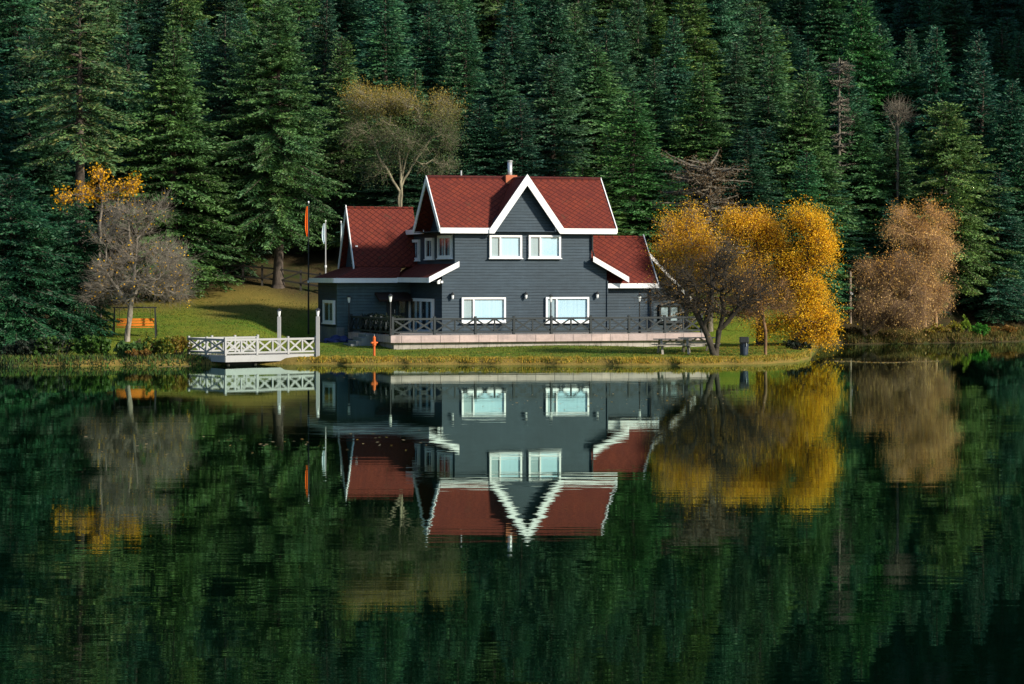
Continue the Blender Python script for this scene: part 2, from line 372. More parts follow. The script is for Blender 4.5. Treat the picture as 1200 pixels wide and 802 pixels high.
def conifer_meshes(seed, H=14., Rm=2.6, power=.8, bare=.06, dens=1., droop=.25, gap=.0, clump=.105, lichen=0., topup=.5, sprays=1.0, dome=0, lean=0., double=0.):
    rng = np.random.default_rng(seed)
    bA = []; bB = []; bra = []; brb = []
    P = []; D = []; Ls = []; Ws = []; T = []
    z = bare*H
    lob = [(rng.uniform(0, 6.28), rng.uniform(.05, .97), rng.uniform(.25, .6)) for _ in range(14)]
    while z < H*.985:
        zf = (z/H - bare)/(1 - bare); base_len = Rm*(max(.02, (1 - zf))**power if not dome else max(.03, 1 - zf**dome))*(1 if zf > .12 else .72+.28*zf/.12)*rng.uniform(.86, 1.1)
        nb = max(5, int((5.5 + 3.2*base_len)*dens))
        a0 = rng.uniform(0, 6.28)
        for k in range(nb):
            if rng.random() < gap: continue
            a = a0 + 6.283*k/nb + rng.normal(0, .22)
            mod = 1.
            for la, lz, ls in lob:
                da = (a - la + math.pi) % (2*math.pi) - math.pi
                mod += (ls if la < 3.6 else -ls*.8)*math.exp(-(da/.6)**2 - ((zf-lz)/.10)**2)
            L = base_len*max(.25, mod)*rng.uniform(.58, 1.12)
            if L < .1: L = .1
            e = math.tan(R(-14 + 52*zf**1.3*topup*1.6 + rng.normal(0, 7)))
            n = max(3, int(L/.3)+2); t = np.linspace(0, 1, n)
            dirh = np.array([math.cos(a), math.sin(a), 0])
            bend = rng.normal(0, .12); side = np.array([-dirh[1], dirh[0], 0])
            pts = dirh[None]*(L*t)[:, None] + side[None]*(bend*L*t*t)[:, None]
            pts[:, 2] = z + L*(e*t - droop*t**2 + .62*droop*t**3) + rng.normal(0, .04)
            bA.append(pts[:-1]); bB.append(pts[1:]); r = .012 + .011*L*(1 - t); bra.append(r[:-1]); brb.append(r[1:])
            # twigs along the branch
            st = .11*sprays; m = max(2, int(L*.93/st)); tt = np.linspace(.10 if L < 1.5 else .22, 1, m)
            bt = rng.random()
            for q in tt:
                p = np.array([np.interp(q, t, pts[:, c]) for c in range(3)])
                dl = unit(np.array([np.interp(min(1, q+.08), t, pts[:, c]) - np.interp(max(0, q-.08), t, pts[:, c]) for c in range(3)])[None])[0]
                tl = min(.85, (.22 + .5*L*(1 - q)*.8 + .10))*rng.uniform(.6, 1.15)
                for sgn in ((-1, 1) if q < .97 else (0,)):
                    dv = unit((dl*(.75 if sgn else 1.) + side*sgn*rng.uniform(.65, 1.05) + np.array([0, 0, rng.normal(-.06, .16)]))[None])[0]
                    nn = max(1, int(tl/(clump*1.05)))
                    ss = (np.arange(nn)+.6)/nn*tl
                    pp = p[None] + dv[None]*ss[:, None] + rng.normal(0, .025, (nn, 3)); pp[:, 2] -= .14*ss**2
                    P.append(pp); D.append(np.repeat(dv[None], nn, 0) + rng.normal(0, .32, (nn, 3)))
                    Ls.append(np.full(nn, clump*.98)*rng.uniform(.7, 1.25, nn)); Ws.append(np.full(nn, clump*.36)*rng.uniform(.7, 1.3, nn))
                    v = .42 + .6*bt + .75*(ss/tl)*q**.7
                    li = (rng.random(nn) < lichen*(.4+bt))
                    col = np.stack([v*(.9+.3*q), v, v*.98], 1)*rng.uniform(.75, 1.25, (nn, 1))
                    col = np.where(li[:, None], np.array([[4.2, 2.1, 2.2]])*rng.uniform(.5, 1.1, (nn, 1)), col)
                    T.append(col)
        z += (.21 + .36*(1 - zf))*(H/14)**.5*rng.uniform(.8, 1.2)
    P = np.concatenate(P); D = unit(np.concatenate(D)); L = np.concatenate(Ls); W = np.concatenate(Ws); T = np.concatenate(T)
    rv = rng.normal(0, 1, P.shape); rv[:, 2] *= .55                       # sprays lie fairly flat
    S = unit(np.cross(D, np.cross(rv, D) + 1e-6)); S = unit(np.cross(D, rv))
    V, Fq = quads_from(P, D, S, L, W, rng)
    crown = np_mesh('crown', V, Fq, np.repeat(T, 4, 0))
    A = np.concatenate(bA); B = np.concatenate(bB); ra = np.concatenate(bra); rb = np.concatenate(brb)
    zz = np.linspace(-.6, H*.99, 22); wob = np.cumsum(rng.normal(0, .012, (22, 2)), 0)
    tp = np.stack([wob[:, 0], wob[:, 1], zz], 1); tr = np.maximum(.02, (.018*H)*(1 - np.clip(zz, 0, H)/H)**.8) + .14*np.exp(-np.clip(zz, -.3, 9)/.35)*(H/14)
    V1, F1 = tubes(tp[:-1], tp[1:], tr[:-1], tr[1:], 8); V2, F2 = tubes(A, B, ra, rb, 3)
    F2q = F2 + len(V1)
    trunk = np_mesh('trunk', np.concatenate([V1, V2]), np.concatenate([F1, F2q]))
    return trunk, crown, H

def grow(trunks, targets, rng, step=.4, alpha=.25, tipr=.007, pw=2.4, jit=.06):
    """branch skeleton: each target point joins the nearest part of the tree grown so far"""
    cap = 60000; N = np.zeros((cap, 3)); par = np.full(cap, -1); pl = np.zeros(cap); n = 0
    for tk in trunks:
        tk = [np.array(p, float) for p in tk]; prev = -1
        for i, p in enumerate(tk):
            if i == 0 and n > 0:
                j = int(np.argmin(np.linalg.norm(N[:n]-p, axis=1)))
                if np.linalg.norm(N[j]-p) < .25: prev = j; continue
            segs = [p] if i == 0 else [tk[i-1] + (p - tk[i-1])*s for s in np.linspace(0, 1, max(2, int(np.linalg.norm(p-tk[i-1])/.35)+1))[1:]]
            for s in segs:
                N[n] = s + (rng.normal(0, .02, 3) if i else 0); par[n] = prev; pl[n] = (pl[prev] + np.linalg.norm(N[n]-N[prev])) if prev >= 0 else 0; prev = n; n += 1
    ntr = n
    dmin = np.min(np.linalg.norm(targets[:, None]-N[None, :n], axis=2), axis=1)
    order = np.argsort(dmin + rng.normal(0, .35, len(dmin))); tips = []
    base_z = N[0, 2]; lo = base_z + .25*(N[:n, 2].max() - base_z)
    for ti in order:
        t = targets[ti]; dv = N[:n] - t; d = np.sqrt((dv*dv).sum(1))
        cost = d + alpha*pl[:n] + np.where(N[:n, 2] < lo, 3, 0) + .25*np.maximum(0, dv[:, 2])
        j = int(np.argmin(cost)); dist = d[j]
        if dist < .05: continue
        pd = unit((N[j]-N[par[j]])[None])[0] if par[j] >= 0 else np.array([0, 0, 1.])
        k = max(1, int(math.ceil(dist/step))); c = N[j] + pd*dist*.38; prev = j; p0 = N[j].copy()
        for s in range(1, k+1):
            u = s/k; p = (1-u)**2*p0 + 2*u*(1-u)*c + u*u*t
            if s < k: p = p + rng.normal(0, jit*min(1, dist), 3)
            N[n] = p; par[n] = prev; pl[n] = pl[prev] + np.linalg.norm(N[n]-N[prev]); prev = n; n += 1
        tips.append(prev)
    acc = np.zeros(n); rad = np.zeros(n)
    for i in range(n-1, -1, -1):
        acc[i] = max(acc[i], tipr**pw); rad[i] = acc[i]**(1/pw)
        if par[i] >= 0: acc[par[i]] += acc[i]
    return N[:n], par[:n], rad, np.array(tips), ntr

def wood_mesh(N, par, rad, rng, twigs=None, rbase=None):
    i = np.where(par >= 0)[0]; s = 1. if rbase is None else rbase/rad[0]
    rad = rad*np.where(rad > .03, s, 1 + (s-1)*np.clip(rad/.03, 0, 1))
    thick = rad[i] > .03; parts = []
    for sel, k in ((i[thick], 7), (i[~thick], 3)):
        if len(sel):
            rp = np.minimum(rad[par[sel]], rad[sel]*1.6)
            parts.append(tubes(N[par[sel]], N[sel], rp, rad[sel], k))
    if twigs is not None: parts.append(tubes(twigs[0], twigs[1], twigs[2], twigs[2]*.5, 3))
    V = []; Fs = []; b = 0
    for v, f in parts: V.append(v); Fs.append(f + b); b += len(v)
    return np_mesh('trunk', np.concatenate(V), np.concatenate(Fs), None, False)

def lobes(rng, n, ells, shell=.35):
    """points in a union of ellipsoids (cx,cy,cz,rx,ry,rz,weight), denser towards their skins"""
    sub = []
    for e in ells:                                                          # each crown ellipse breaks up into uneven clumps
        for _ in range(int(rng.integers(11, 17))):
            d = unit(rng.normal(0, 1, (1, 3)))[0]*rng.uniform(.3, 1.05); q = rng.uniform(.14, .44, 3); d[2] += .08
            sub.append((e[0] + d[0]*e[3]*.9, e[1] + d[1]*e[4]*.9, e[2] + d[2]*e[5]*.9, e[3]*q[0], e[4]*q[1], e[5]*q[2], e[6]*rng.uniform(.5, 1.6)))
    ells = sub
    w = np.array([e[6]*e[3]*e[4]*e[5] for e in ells])**.7; cnt = np.maximum(8, (n*w/w.sum()).astype(int)); out = []
    for e, c in zip(ells, cnt):
        d = unit(rng.normal(0, 1, (c, 3))); r = rng.uniform(0, 1, c)**(shell)
        out.append(np.array(e[:3]) + d*r[:, None]*np.array(e[3:6]))
    return np.concatenate(out)

def make_twigs(rng, P, per, ln, r, upb=.15, dirs=None):
    A = np.repeat(P, per, 0); d = unit(rng.normal(0, .62, A.shape) + np.array([0, 0, upb]) + (np.repeat(dirs, per, 0) if dirs is not None else 0)); l = rng.uniform(.35, 1, len(A))*ln
    B = A + d*l[:, None]; C = B + unit(d + rng.normal(0, .35, A.shape) + np.array([0, 0, upb]))*(l*.8)[:, None]
    return np.concatenate([A, B]), np.concatenate([B, C]), np.concatenate([np.full(len(A), r), np.full(len(A), r*.7)])

def leaves_mesh(rng, P, size, colf, name='crown', flat=0.):
    n = len(P); D = unit(rng.normal(0, 1, (n, 3)) + np.array([0, 0, -.35])); rv = rng.normal(0, 1, (n, 3)); S = unit(np.cross(D, rv))
    L = size*rng.uniform(.6, 1.25, n); V, Fq = quads_from(P, D, S, L, L*.62, rng)
    return np_mesh(name, V, Fq, np.repeat(colf, 4, 0))

def put(root_name, x, y, label, cat, parts, group=None, z=None, rz=0, scale=(1, 1, 1), cols=None, sink=.1):
    zz = float(ground_z(x, y)) - sink if z is None else z
    r = empty(root_name, (x, y, zz), rz, label, cat, group)
    r.scale = scale
    for i, (nm, me, mat) in enumerate(parts):
        o = link_mesh(nm, me, mat, r)
        if cols and cols[i] is not None: o.color = (*cols[i], 1)
    return r

def copy_tree(src, x, y, z, rz, scale, label, group, cols):
    r = src.copy(); COL.objects.link(r); r.location = (x, y, z); r.rotation_euler = (rngp.gauss(0, .022), rngp.gauss(0, .022), rz); r.scale = scale
    r['label'] = label
    if group: r['group'] = group
    elif 'group' in r.keys(): del r['group']
    for ch in list(src.children):
        c = ch.copy(); COL.objects.link(c); c.parent = r
        c.color = (*(cols if c.name.startswith('crown') else (1, 1, 1)), 1)
    return r

# ------------------------------------------------------------------ the house
PHI = R(18.5); CP, SP = math.cos(PHI), math.sin(PHI)
HY = 131.8; HX = (533 - 600)/F*HY
def U(px, v): k = (px-600)/F; return (k*(HY + v*CP) - HX + v*SP)/(CP - k*SP)         # along the facade, at depth v
def Vd(px, u): k = (px-600)/F; return (HX + u*CP - k*(HY + u*SP))/(SP + k*CP)          # depth v of a side plane u
def Z(py, u, v): return HC - (py-HOR)/F*(HY + u*SP + v*CP)
def W(u, v, z=0): return Vector((HX + u*CP - v*SP, HY + u*SP + v*CP, z))

house = empty('lake_house', (HX, HY, 0), PHI, 'dark grey boarded house with steep red shingled roofs and white bargeboards', 'house')
ZT = 1.22                                                             # terrace and ground floor level
uL0, uR1, uR0 = U(518, 0), U(693, 0), U(711, 0)
UG = U(617.5, -.35); zE = Z(268.5, 2, -.3); VR = 2.2; zR = Z(208.5, UG, VR)
uA, uB = U(500, VR), U(703.5, VR)
WG = (U(660, -.35) - U(575, -.35))/2
slope = (zR - zE)/(VR + .3)
def front_wall():
    cl = lambda u: zc0 + (u)*0
    zl = Z(308, 0, 0); zl0 = Z(319, uL0, 0); zr = Z(303, uR1, 0); zr0 = Z(313, uR0, 0)
    g = .10
    poly = [(uL0, 0, .5), (uR0, 0, .5), (uR0, 0, zr0 - .12), (uR1, 0, zr - .1), (uR1, 0, zE + .2), (UG + WG - .08, 0, zE + .2), (UG, 0, zR - .28), (UG - WG + .08, 0, zE + .2), (0, 0, zE + .2), (0, 0, zl - .1), (uL0, 0, zl0 - .12)]
    MB().prism(poly, (0, .16, 0)).build('facade_wall', M['siding'], house)
    # left side wall, upper, right upper wall, back
    b = MB(); b.prism([(0, .16, 3.2), (0, 4.2, 3.2), (0, 8.6, 3.2), (0, 8.6, zE), (0, 4.4, zE + .1), (0, VR, zR - .3), (0, .16, zE + .15)], (.16, 0, 0)); b.build('side_wall', M['siding'], house)
    b = MB(); b.prism([(uR1-.16, .16, 3.0), (uR1-.16, 8.6, 3.0), (uR1-.16, 8.6, zE), (uR1-.16, 4.4, zE + .1), (uR1-.16, VR, zR - .3), (uR1-.16, .16, zE + .15)], (.16, 0, 0)); b.build('side_wall', M['siding'], house)
    MB().box(uL0, uL0 + .16, .16, 6.1, .5, zl0 - .1).build('side_wall', M['siding'], house)
    MB().box(.16, uR1 - .16, 8.44, 8.6, .5, zE).build('rear_wall', M['siding'], house)
    MB().box(uR0 - .16, uR0, .16, 3, .5, zr0 - .1).build('side_wall', M['siding'], house)
front_wall()

T = .14
rf = MB()                                                               # the main roof with its cross gable
rf.slab([(uA, -.3, zE), (UG - WG, -.3, zE), (UG, VR, zR), (uA, VR, zR)], T)
rf.slab([(UG + WG, -.3, zE), (uB, -.3, zE), (uB, VR, zR), (UG, VR, zR)], T)
rf.slab([(uA, VR, zR), (uB, VR, zR), (uB, 2*VR + .3, zE), (uA, 2*VR + .3, zE)], T)
main_roof = rf.build('roof', M['shingle'], house)
gr = MB()
gr.slab([(UG - WG, -.38, zE), (UG, -.38, zR + .02), (UG, VR, zR + .02)], T)
gr.slab([(UG + WG, -.38, zE), (UG, VR, zR + .02), (UG, -.38, zR + .02)], T)
gr.build('gable_roof', M['shingle'], main_roof)
rc = MB(); rc.tube([(uA, VR, zR + .0), (uB, VR, zR + .0)], .09, 8); rc.build('ridge_cap', M['shingle'], main_roof)
def inverted_v(apex, a, b, hgt, ext, name='bargeboard'):
    """white board along both slopes of a gable; apex, a, b are the roof line, hgt its vertical depth"""
    ap, a, b = Vector(apex), Vector(a), Vector(b); dz = Vector((0, 0, hgt))
    cut = .22                                                             # ends cut level
    f = lambda e: e.lerp(ap, max(0, (hgt - cut))/(ap.z - e.z)) - dz
    c = Vector((0, 0, cut))
    mb = MB(); mb.prism([a, ap, ap - dz, f(a), a - c], ext); mb.prism([ap, b, b - c, f(b), ap - dz], ext); return mb.build(name, M['white'], house)
inverted_v((UG, -.44, zR + .10), (UG - WG - .08, -.44, zE - .02), (UG + WG + .08, -.44, zE - .02), .60, (0, .06, 0))
MB().box(uA, UG - WG + .18, -.37, -.31, zE - .24, zE + .05).build('fascia', M['white'], house)
MB().box(UG + WG - .18, uB, -.37, -.31, zE - .24, zE + .05).build('fascia', M['white'], house)
inverted_v((uA - .05, VR, zR + .07), (uA - .05, -.34, zE + .04), (uA - .05, 2*VR + .34, zE + .04), .42, (.05, 0, 0))
inverted_v((uB, VR, zR + .07), (uB, -.34, zE + .04), (uB, 2*VR + .34, zE + .04), .30, (.05, 0, 0))
MB().box(uA + .02, 0, -.28, 4.6, zE - .16, zE - .12).build('soffit', M['siding'], house)
MB().box(0, uR1, -.28, -.0, zE - .15, zE - .12).build('soffit', M['siding'], house)
# rear block: low eave running back from the left gable
rb = MB(); rb.slab([(-.38, 4.5, zE + .02), (-.38, 8.9, zE + .02), (1.4, 8.4, zE + 1.25), (1.4, 4.5, zE + 1.25)], T)
rb.slab([(1.4, 4.5, zE + 1.25), (1.4, 8.4, zE + 1.25), (uR1 - 1.4, 8.4, zE + 1.25), (uR1 - 1.4, 4.5, zE + 1.25)], T)
rb.slab([(uR1 - 1.4, 4.5, zE + 1.25), (uR1 - 1.4, 8.4, zE + 1.25), (uR1 + .38, 8.9, zE + .02), (uR1 + .38, 4.5, zE + .02)], T)
rb.build('rear_roof', M['shingle'], house)
MB().box(-.43, -.38, 4.5, 8.95, zE - .2, zE + .06).build('fascia', M['white'], house)
# lean-to (catslide) roofs either side of the facade
zl, zl0 = Z(308.5, U(537, -.4), -.4), Z(327, U(503, -.4), -.4); ul, ul0 = U(537, -.4), U(503, -.4)
zr, zr0 = Z(302.5, U(696, -.4), -.4), Z(327, U(736.5, -.4), -.4); ur, ur0 = U(696, -.4), U(736.5, -.4)
VE = 5.6                                                                # front eave of the left wing
k = MB(); k.slab([(ul0, -.35, zl0), (ul, -.35, zl), (ul, 8.6, zl), (ul0, VE + 1.4, zl0)], .12); k.build('lean_to_roof', M['shingle'], house)
k = MB(); k.slab([(ur, -.35, zr), (ur0, -.35, zr0), (ur0, 1.6, zr0), (ur, 2.4, zr)], .12); k.build('lean_to_roof', M['shingle'], house)
MB().prism([(ul0 - .02, -.45, zl0 + .10), (ul + .05, -.45, zl + .10), (ul + .05, -.45, zl - .2), (ul0 - .02, -.45, zl0 - .2)], (0, .06, 0)).build('bargeboard', M['white'], house)
MB().prism([(ur - .05, -.45, zr + .10), (ur0 + .02, -.45, zr0 + .10), (ur0 + .02, -.45, zr0 - .2), (ur - .05, -.45, zr - .2)], (0, .06, 0)).build('bargeboard', M['white'], house)
MB().box(ul0 - .06, ul0 - .01, -.4, VE, zl0 - .2, zl0 + .06).build('fascia', M['white'], house)
MB().box(ul0, uL0, -.2, VE, zl0 - .14, zl0 - .11).build('soffit', M['siding'], house)

# left wing
uE = U(391, VE); zEw = zl0 - .03; V1, V2, V3 = VE + 1.4, VE + 3.1, VE + 4.8; UGL = U(413, V2); zB = Z(313, UGL, V1); zRl = Z(242, UGL, V2)
lw = MB()
lw.slab([(uE, VE, zEw), (ul0 + .02, VE, zEw), (ul0 + .6, V1, zB), (UGL - .1, V1, zB)], .12)
lw.slab([(uE, VE, zEw), (UGL - .1, V1, zB), (UGL - .1, V3, zB), (uE, V3 + .6, zEw)], .12)
wing_roof = lw.build('wing_roof', M['shingle'], house)
lr = MB()
lr.slab([(UGL - .35, V1, zB + .02), (.2, V1, zB + .02), (.2, V2, zRl), (UGL - .35, V2, zRl)], .12)
lr.slab([(UGL - .35, V2, zRl), (.2, V2, zRl), (.2, V3, zB), (UGL - .35, V3, zB)], .12)
lr.build('steep_roof', M['shingle'], wing_roof)
MB().prism([(UGL, V1 + .1, zB - .3), (UGL, V3 - .1, zB - .3), (UGL, V2, zRl - .12)], (.15, 0, 0)).build('gable_wall', M['siding'], house)
inverted_v((UGL - .40, V2, zRl + .07), (UGL - .40, V1 - .05, zB + .04), (UGL - .40, V3 + .05, zB + .04), .42, (.05, 0, 0))
MB().box(uE - .04, ul0 - .06, VE - .06, VE - .01, zEw - .2, zEw + .06).build('fascia', M['white'], house)
MB().box(uE - .06, uE - .01, VE - .06, V3 + .6, zEw - .2, zEw + .06).build('fascia', M['white'], house)
uW = U(395, VE + .5); VW = VE + .5
MB().box(uW, uL0, VW, VW + .16, 1.0, zEw + .05).build('wing_wall', M['siding2'], house)
MB().box(uW, uW + .16, VW + .16, V3, 1.0, zEw + .05).build('side_wall', M['siding'], house)
MB().box(uW - .05, uW + .4, VW - .05, V3 + .05, .2, Z(384, uW, VW)).build('plinth', M['plinth'], house)
MB().box(uE + .1, ul0, VE + .05, VW, zEw - .16, zEw - .13).build('soffit', M['siding'], house)

# right wing
uRW, vE2, VRR = U(771, .05), .05, 2.25
zE2 = Z(334, U(740, .05), .05); zR2 = Z(276.5, U(740, VRR), VRR)
k = MB(); k.slab([(uR1, vE2, zE2), (uRW, vE2, zE2), (uRW, VRR, zR2), (uR1, VRR, zR2)], T)
k.slab([(uR1, VRR, zR2), (uRW, VRR, zR2), (uRW, 2*VRR, zE2), (uR1, 2*VRR, zE2)], T); k.build('wing_roof', M['shingle'], house)
MB().box(uR0 + .01, uRW, vE2 - .06, vE2, zE2 - .18, zE2 + .08).build('fascia', M['white'], house)
inverted_v((uRW, VRR, zR2 + .07), (uRW, vE2 - .06, zE2 + .04), (uRW, 2*VRR, zE2 + .04), .22, (.05, 0, 0))
uRc = U(766, .4)
b = MB(); b.box(uR0, uRc, .4, .56, .5, zE2 - .02); b.build('wing_wall', M['siding'], house)
MB().prism([(uRc - .16, .56, .5), (uRc - .16, 2*VRR - .3, .5), (uRc - .16, 2*VRR - .3, zE2), (uRc - .16, VRR, zR2 - .2), (uRc - .16, .56, zE2)], (.16, 0, 0)).build('side_wall', M['siding'], house)
MB().beam((uR0 + .03, -.03, ZT), (uR0 + .03, -.03, zr0 - .1), .07, .06).build('corner_board', M['siding'], house)
# rear porch wing on the right with its long sloping verge
vp = 4.6; p0, p1 = (U(752, vp), Z(292, U(752, vp), vp)), (U(812, vp), Z(356, U(812, vp), vp))
MB().prism([(p0[0] - 1, vp, .5), (p1[0] - .5, vp, .5), (p1[0] - .5, vp, p1[1] + .35), (p0[0], vp, p0[1] - .1), (p0[0] - 1, vp, p0[1] + .2)], (0, .16, 0)).build('porch_wall', M['siding'], house)
k = MB(); k.slab([(p0[0], vp - .4, p0[1]), (p1[0], vp - .4, p1[1]), (p1[0], vp + 4, p1[1]), (p0[0], vp + 4, p0[1])], .12); k.build('porch_roof', M['shingle'], house)
MB().prism([(p0[0], vp - .46, p0[1] + .08), (p1[0], vp - .46, p1[1] + .08), (p1[0], vp - .46, p1[1] - .16), (p0[0], vp - .46, p0[1] - .16)], (0, .05, 0)).build('bargeboard', M['white'], house)

# windows: frame + panes + blinds, standing 12 cm proud of the boards
def window(axis, plane, out, a0, a1, z0, z1, split=None, mats=('curtain',), nm='window', fw=.10, frame='white'):
    """axis 'u': in a wall facing -v at depth plane; axis 'v': in a wall facing -u at u = plane"""
    if a0 > a1: a0, a1 = a1, a0
    d0, d1 = plane - .13, plane + .01
    def bx(mb, p0, p1, q0, q1, e0, e1):
        return mb.box(p0, p1, e0, e1, q0, q1) if axis == 'u' else mb.box(e0, e1, p0, p1, q0, q1)
    f = MB(); bx(f, a0, a1, z1 - fw, z1, d0, d1); bx(f, a0, a1, z0, z0 + fw, d0, d1)
    bx(f, a0, a0 + fw, z0 + fw, z1 - fw, d0, d1); bx(f, a1 - fw, a1, z0 + fw, z1 - fw, d0, d1)
    cuts = [a0 + fw] + [a0 + (a1 - a0)*s for s in (split or [])] + [a1 - fw]
    for c in cuts[1:-1]: bx(f, c - .04, c + .04, z0 + fw, z1 - fw, d0 + .02, d1)
    w = f.build(nm, M[frame], house)
    for i in range(len(cuts) - 1):
        l = cuts[i] + (.04 if i else 0); r = cuts[i+1] - (.04 if i < len(cuts) - 2 else 0)
        g = MB(); bx(g, l, r, z0 + fw, z1 - fw, plane - .085, plane - .078); g.build('pane', M['glass'], w)
        mt = mats[i % len(mats)]
        if mt == 'strips':
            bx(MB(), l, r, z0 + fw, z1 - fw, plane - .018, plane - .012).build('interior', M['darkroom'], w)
            for s0, s1 in ((.0, .22), (.42, .62)):
                bx(MB(), l + (r-l)*s0, l + (r-l)*s1, z0 + fw, z1 - fw, plane - .045, plane - .03).build('curtain', M['curtain'], w)
        else: bx(MB(), l, r, z0 + fw, z1 - fw, plane - .03, plane - .012).build('blind', M[mt], w)
    MB_s = MB(); bx(MB_s, a0 - .05, a1 + .05, z0 - .05, z0, d0 - .05, d1); MB_s.build('sill', M[frame], w)
    return w
zz = lambda py, px: Z(py, U(px, 0), 0)
window('u', 0, -1, U(573, 0), U(611, 0), zz(302.6, 590), zz(276, 590), [.33], ('curtain_grey', 'curtain'))
window('u', 0, -1, U(619, 0), U(656.5, 0), zz(302.6, 640), zz(276, 640), [.36], ('curtain_grey', 'curtain'))
window('u', 0, -1, U(540.5, 0), U(592, 0), zz(378, 566), zz(348.7, 566), [.27], ('curtain_grey', 'curtain'))
window('u', 0, -1, U(639, 0), U(689.5, 0), zz(378, 664), zz(348.3, 664), [.25], ('curtain_grey', 'curtain'))
for a, b_, t_, l_ in ((530.5, 515, 276, 303), (509, 500.3, 279, 304), (492.5, 484, 281, 305.5)):
    va, vb = Vd(a, 0), Vd(b_, 0)
    window('v', 0, -1, va, vb, Z(l_, 0, (va+vb)/2), Z(t_, 0, (va+vb)/2), [.5] if b_ == 515 else None, ('strips',), fw=.16)
va, vb = Vd(509, uL0), Vd(480.5, uL0)
window('v', uL0, -1, va, min(vb, VW - .1), ZT + .02, Z(350, uL0, 3.5), [.5], ('strips',), 'patio_door', .16)
va, vb = Vd(393, uW), Vd(380.5, uW)
window('v', uW, -1, va, vb, Z(379, uW, (va+vb)/2), Z(352, uW, (va+vb)/2), None, ('strips',), fw=.16)
window('v', UGL, -1, V1 + .55, V1 + 1.15, Z(308, UGL, V1 + .8), Z(288, UGL, V1 + .8), None, ('curtain',), fw=.1)
window('u', vp, -1, U(772, vp), U(797, vp), Z(378, U(785, vp), vp), Z(357, U(785, vp), vp), [.5], ('curtain_grey', 'curtain_grey'), frame='darkwood')
# porch with entrance door under a brown canopy
d = MB().box(U(453, VW), U(464, VW), VW - .05, VW - .005, ZT, Z(349, U(458, VW), VW)).build('door', M['darkwood'], house)
MB().tube([(U(462, VW), VW - .1, 2.25), (U(462, VW), VW - .1, 2.45)], .02).build('handle', M['steel'], d)
window('u', VW, -1, U(466, VW), U(476, VW), 1.6, Z(351, U(470, VW), VW), None, ('darkroom',), 'window', .06, 'darkwood')
c = MB(); c.slab([(U(439, VW), VW - 1.0, 3.02), (U(478, VW), VW - 1.0, 3.02), (U(478, VW), VW - .01, 3.4), (U(439, VW), VW - .01, 3.4)], .12); c.build('canopy', M['porch'], house)
# chimney, vent pipe, downpipes, wall lamps, floodlights
cu, cv = U(597.5, VR), VR
ch = MB().tube([(cu, cv, zR - .3), (cu, cv, Z(189, cu, cv))], .13, 14).build('chimney', M['steel'], house, True)
MB().box(cu - .32, cu + .32, cv - .3, cv + .3, zR - .5, zR + .13).build('chimney_base', M['brick'], ch)
MB().tube([(cu, cv, Z(189, cu, cv) - .02), (cu, cv, Z(189, cu, cv) + .03)], .16, 14).build('chimney_rim', M['steel'], ch)
MB().tube([(U(541, VR), VR + .1, zR - .2), (U(541, VR), VR + .1, Z(200, U(541, VR), VR))], .05, 8).build('vent_pipe', M['steel'], house)
MB().tube([(uR1 + .02, -.1, zE - .15), (uR1 + .02, -.09, zr + .45), (uR1 + .10, -.2, zr + .1)], .055, 8).build('downpipe', M['metal'], house)
MB().tube([(U(762.5, .3), .3, zE2 - .1), (U(762.5, .3), .3, ZT)], .05, 8).build('downpipe', M['metal'], house)
def wall_lamp(px, py):
    u, z = U(px, 0), Z(py, U(px, 0), 0)
    l = MB().box(u - .05, u + .05, -.04, 0, z - .1, z + .1).box(u - .03, u + .03, -.14, -.04, z + .10, z + .15).build('wall_lamp', M['metal'], house)
    MB().tube([(u, -.14, z - .17), (u, -.14, z - .1), (u, -.14, z + .1)], [.04, .07, .08], 8).build('lantern', M['lamp'], l)
    MB().tube([(u, -.14, z + .06), (u, -.14, z + .2)], [.13, .03], 8).build('lantern_cap', M['metal'], l)
for px, py in ((529.5, 347), (615.5, 346.5), (699, 346)): wall_lamp(px, py)
fu, fz = U(515, -.25), Z(331.5, uL0, -.25)
MB().box(fu - .16, fu - .02, -.42, -.24, fz - .06, fz + .08).box(fu + .04, fu + .16, -.40, -.24, fz - .02, fz + .1).beam((fu - .1, -.25, fz + .08), (fu + .1, -.1, fz + .16), .04, .04).build('floodlight', M['lamp'], house)

# ------------------------------------------------------------------ terrace, railings, lamp posts
VT = -2.6; uT0 = U(458, VT); uT1 = U(832, VT)
ter = empty('terrace', (HX, HY, 0), PHI, 'raised stone terrace with pinkish slab edge running below the house', 'terrace')
MB().box(uT0, uT1, VT, 0 - .01, ZT - .36, ZT).box(uT0, uL0 - .01, -.01, VE + .48, ZT - .36, ZT).box(uR0 + .01, uT1, -.01, .39, ZT - .36, ZT).build('slab_edge', M['band'], ter)
MB().box(uT0 + .22, uT1 - .2, VT + .2, -.1, -.2, ZT - .362).box(uT0 + .22, uL0 - .1, -.1, VE + .4, -.2, ZT - .362).build('base_wall', M['base'], ter)
MB().box(uT0 + .05, uT1 - .05, VT + .05, -.02, ZT + .002, ZT + .03).box(uT0 + .05, uL0 - .02, -.02, VE + .46, ZT + .002, ZT + .03).build('paving', M['paving'], ter)

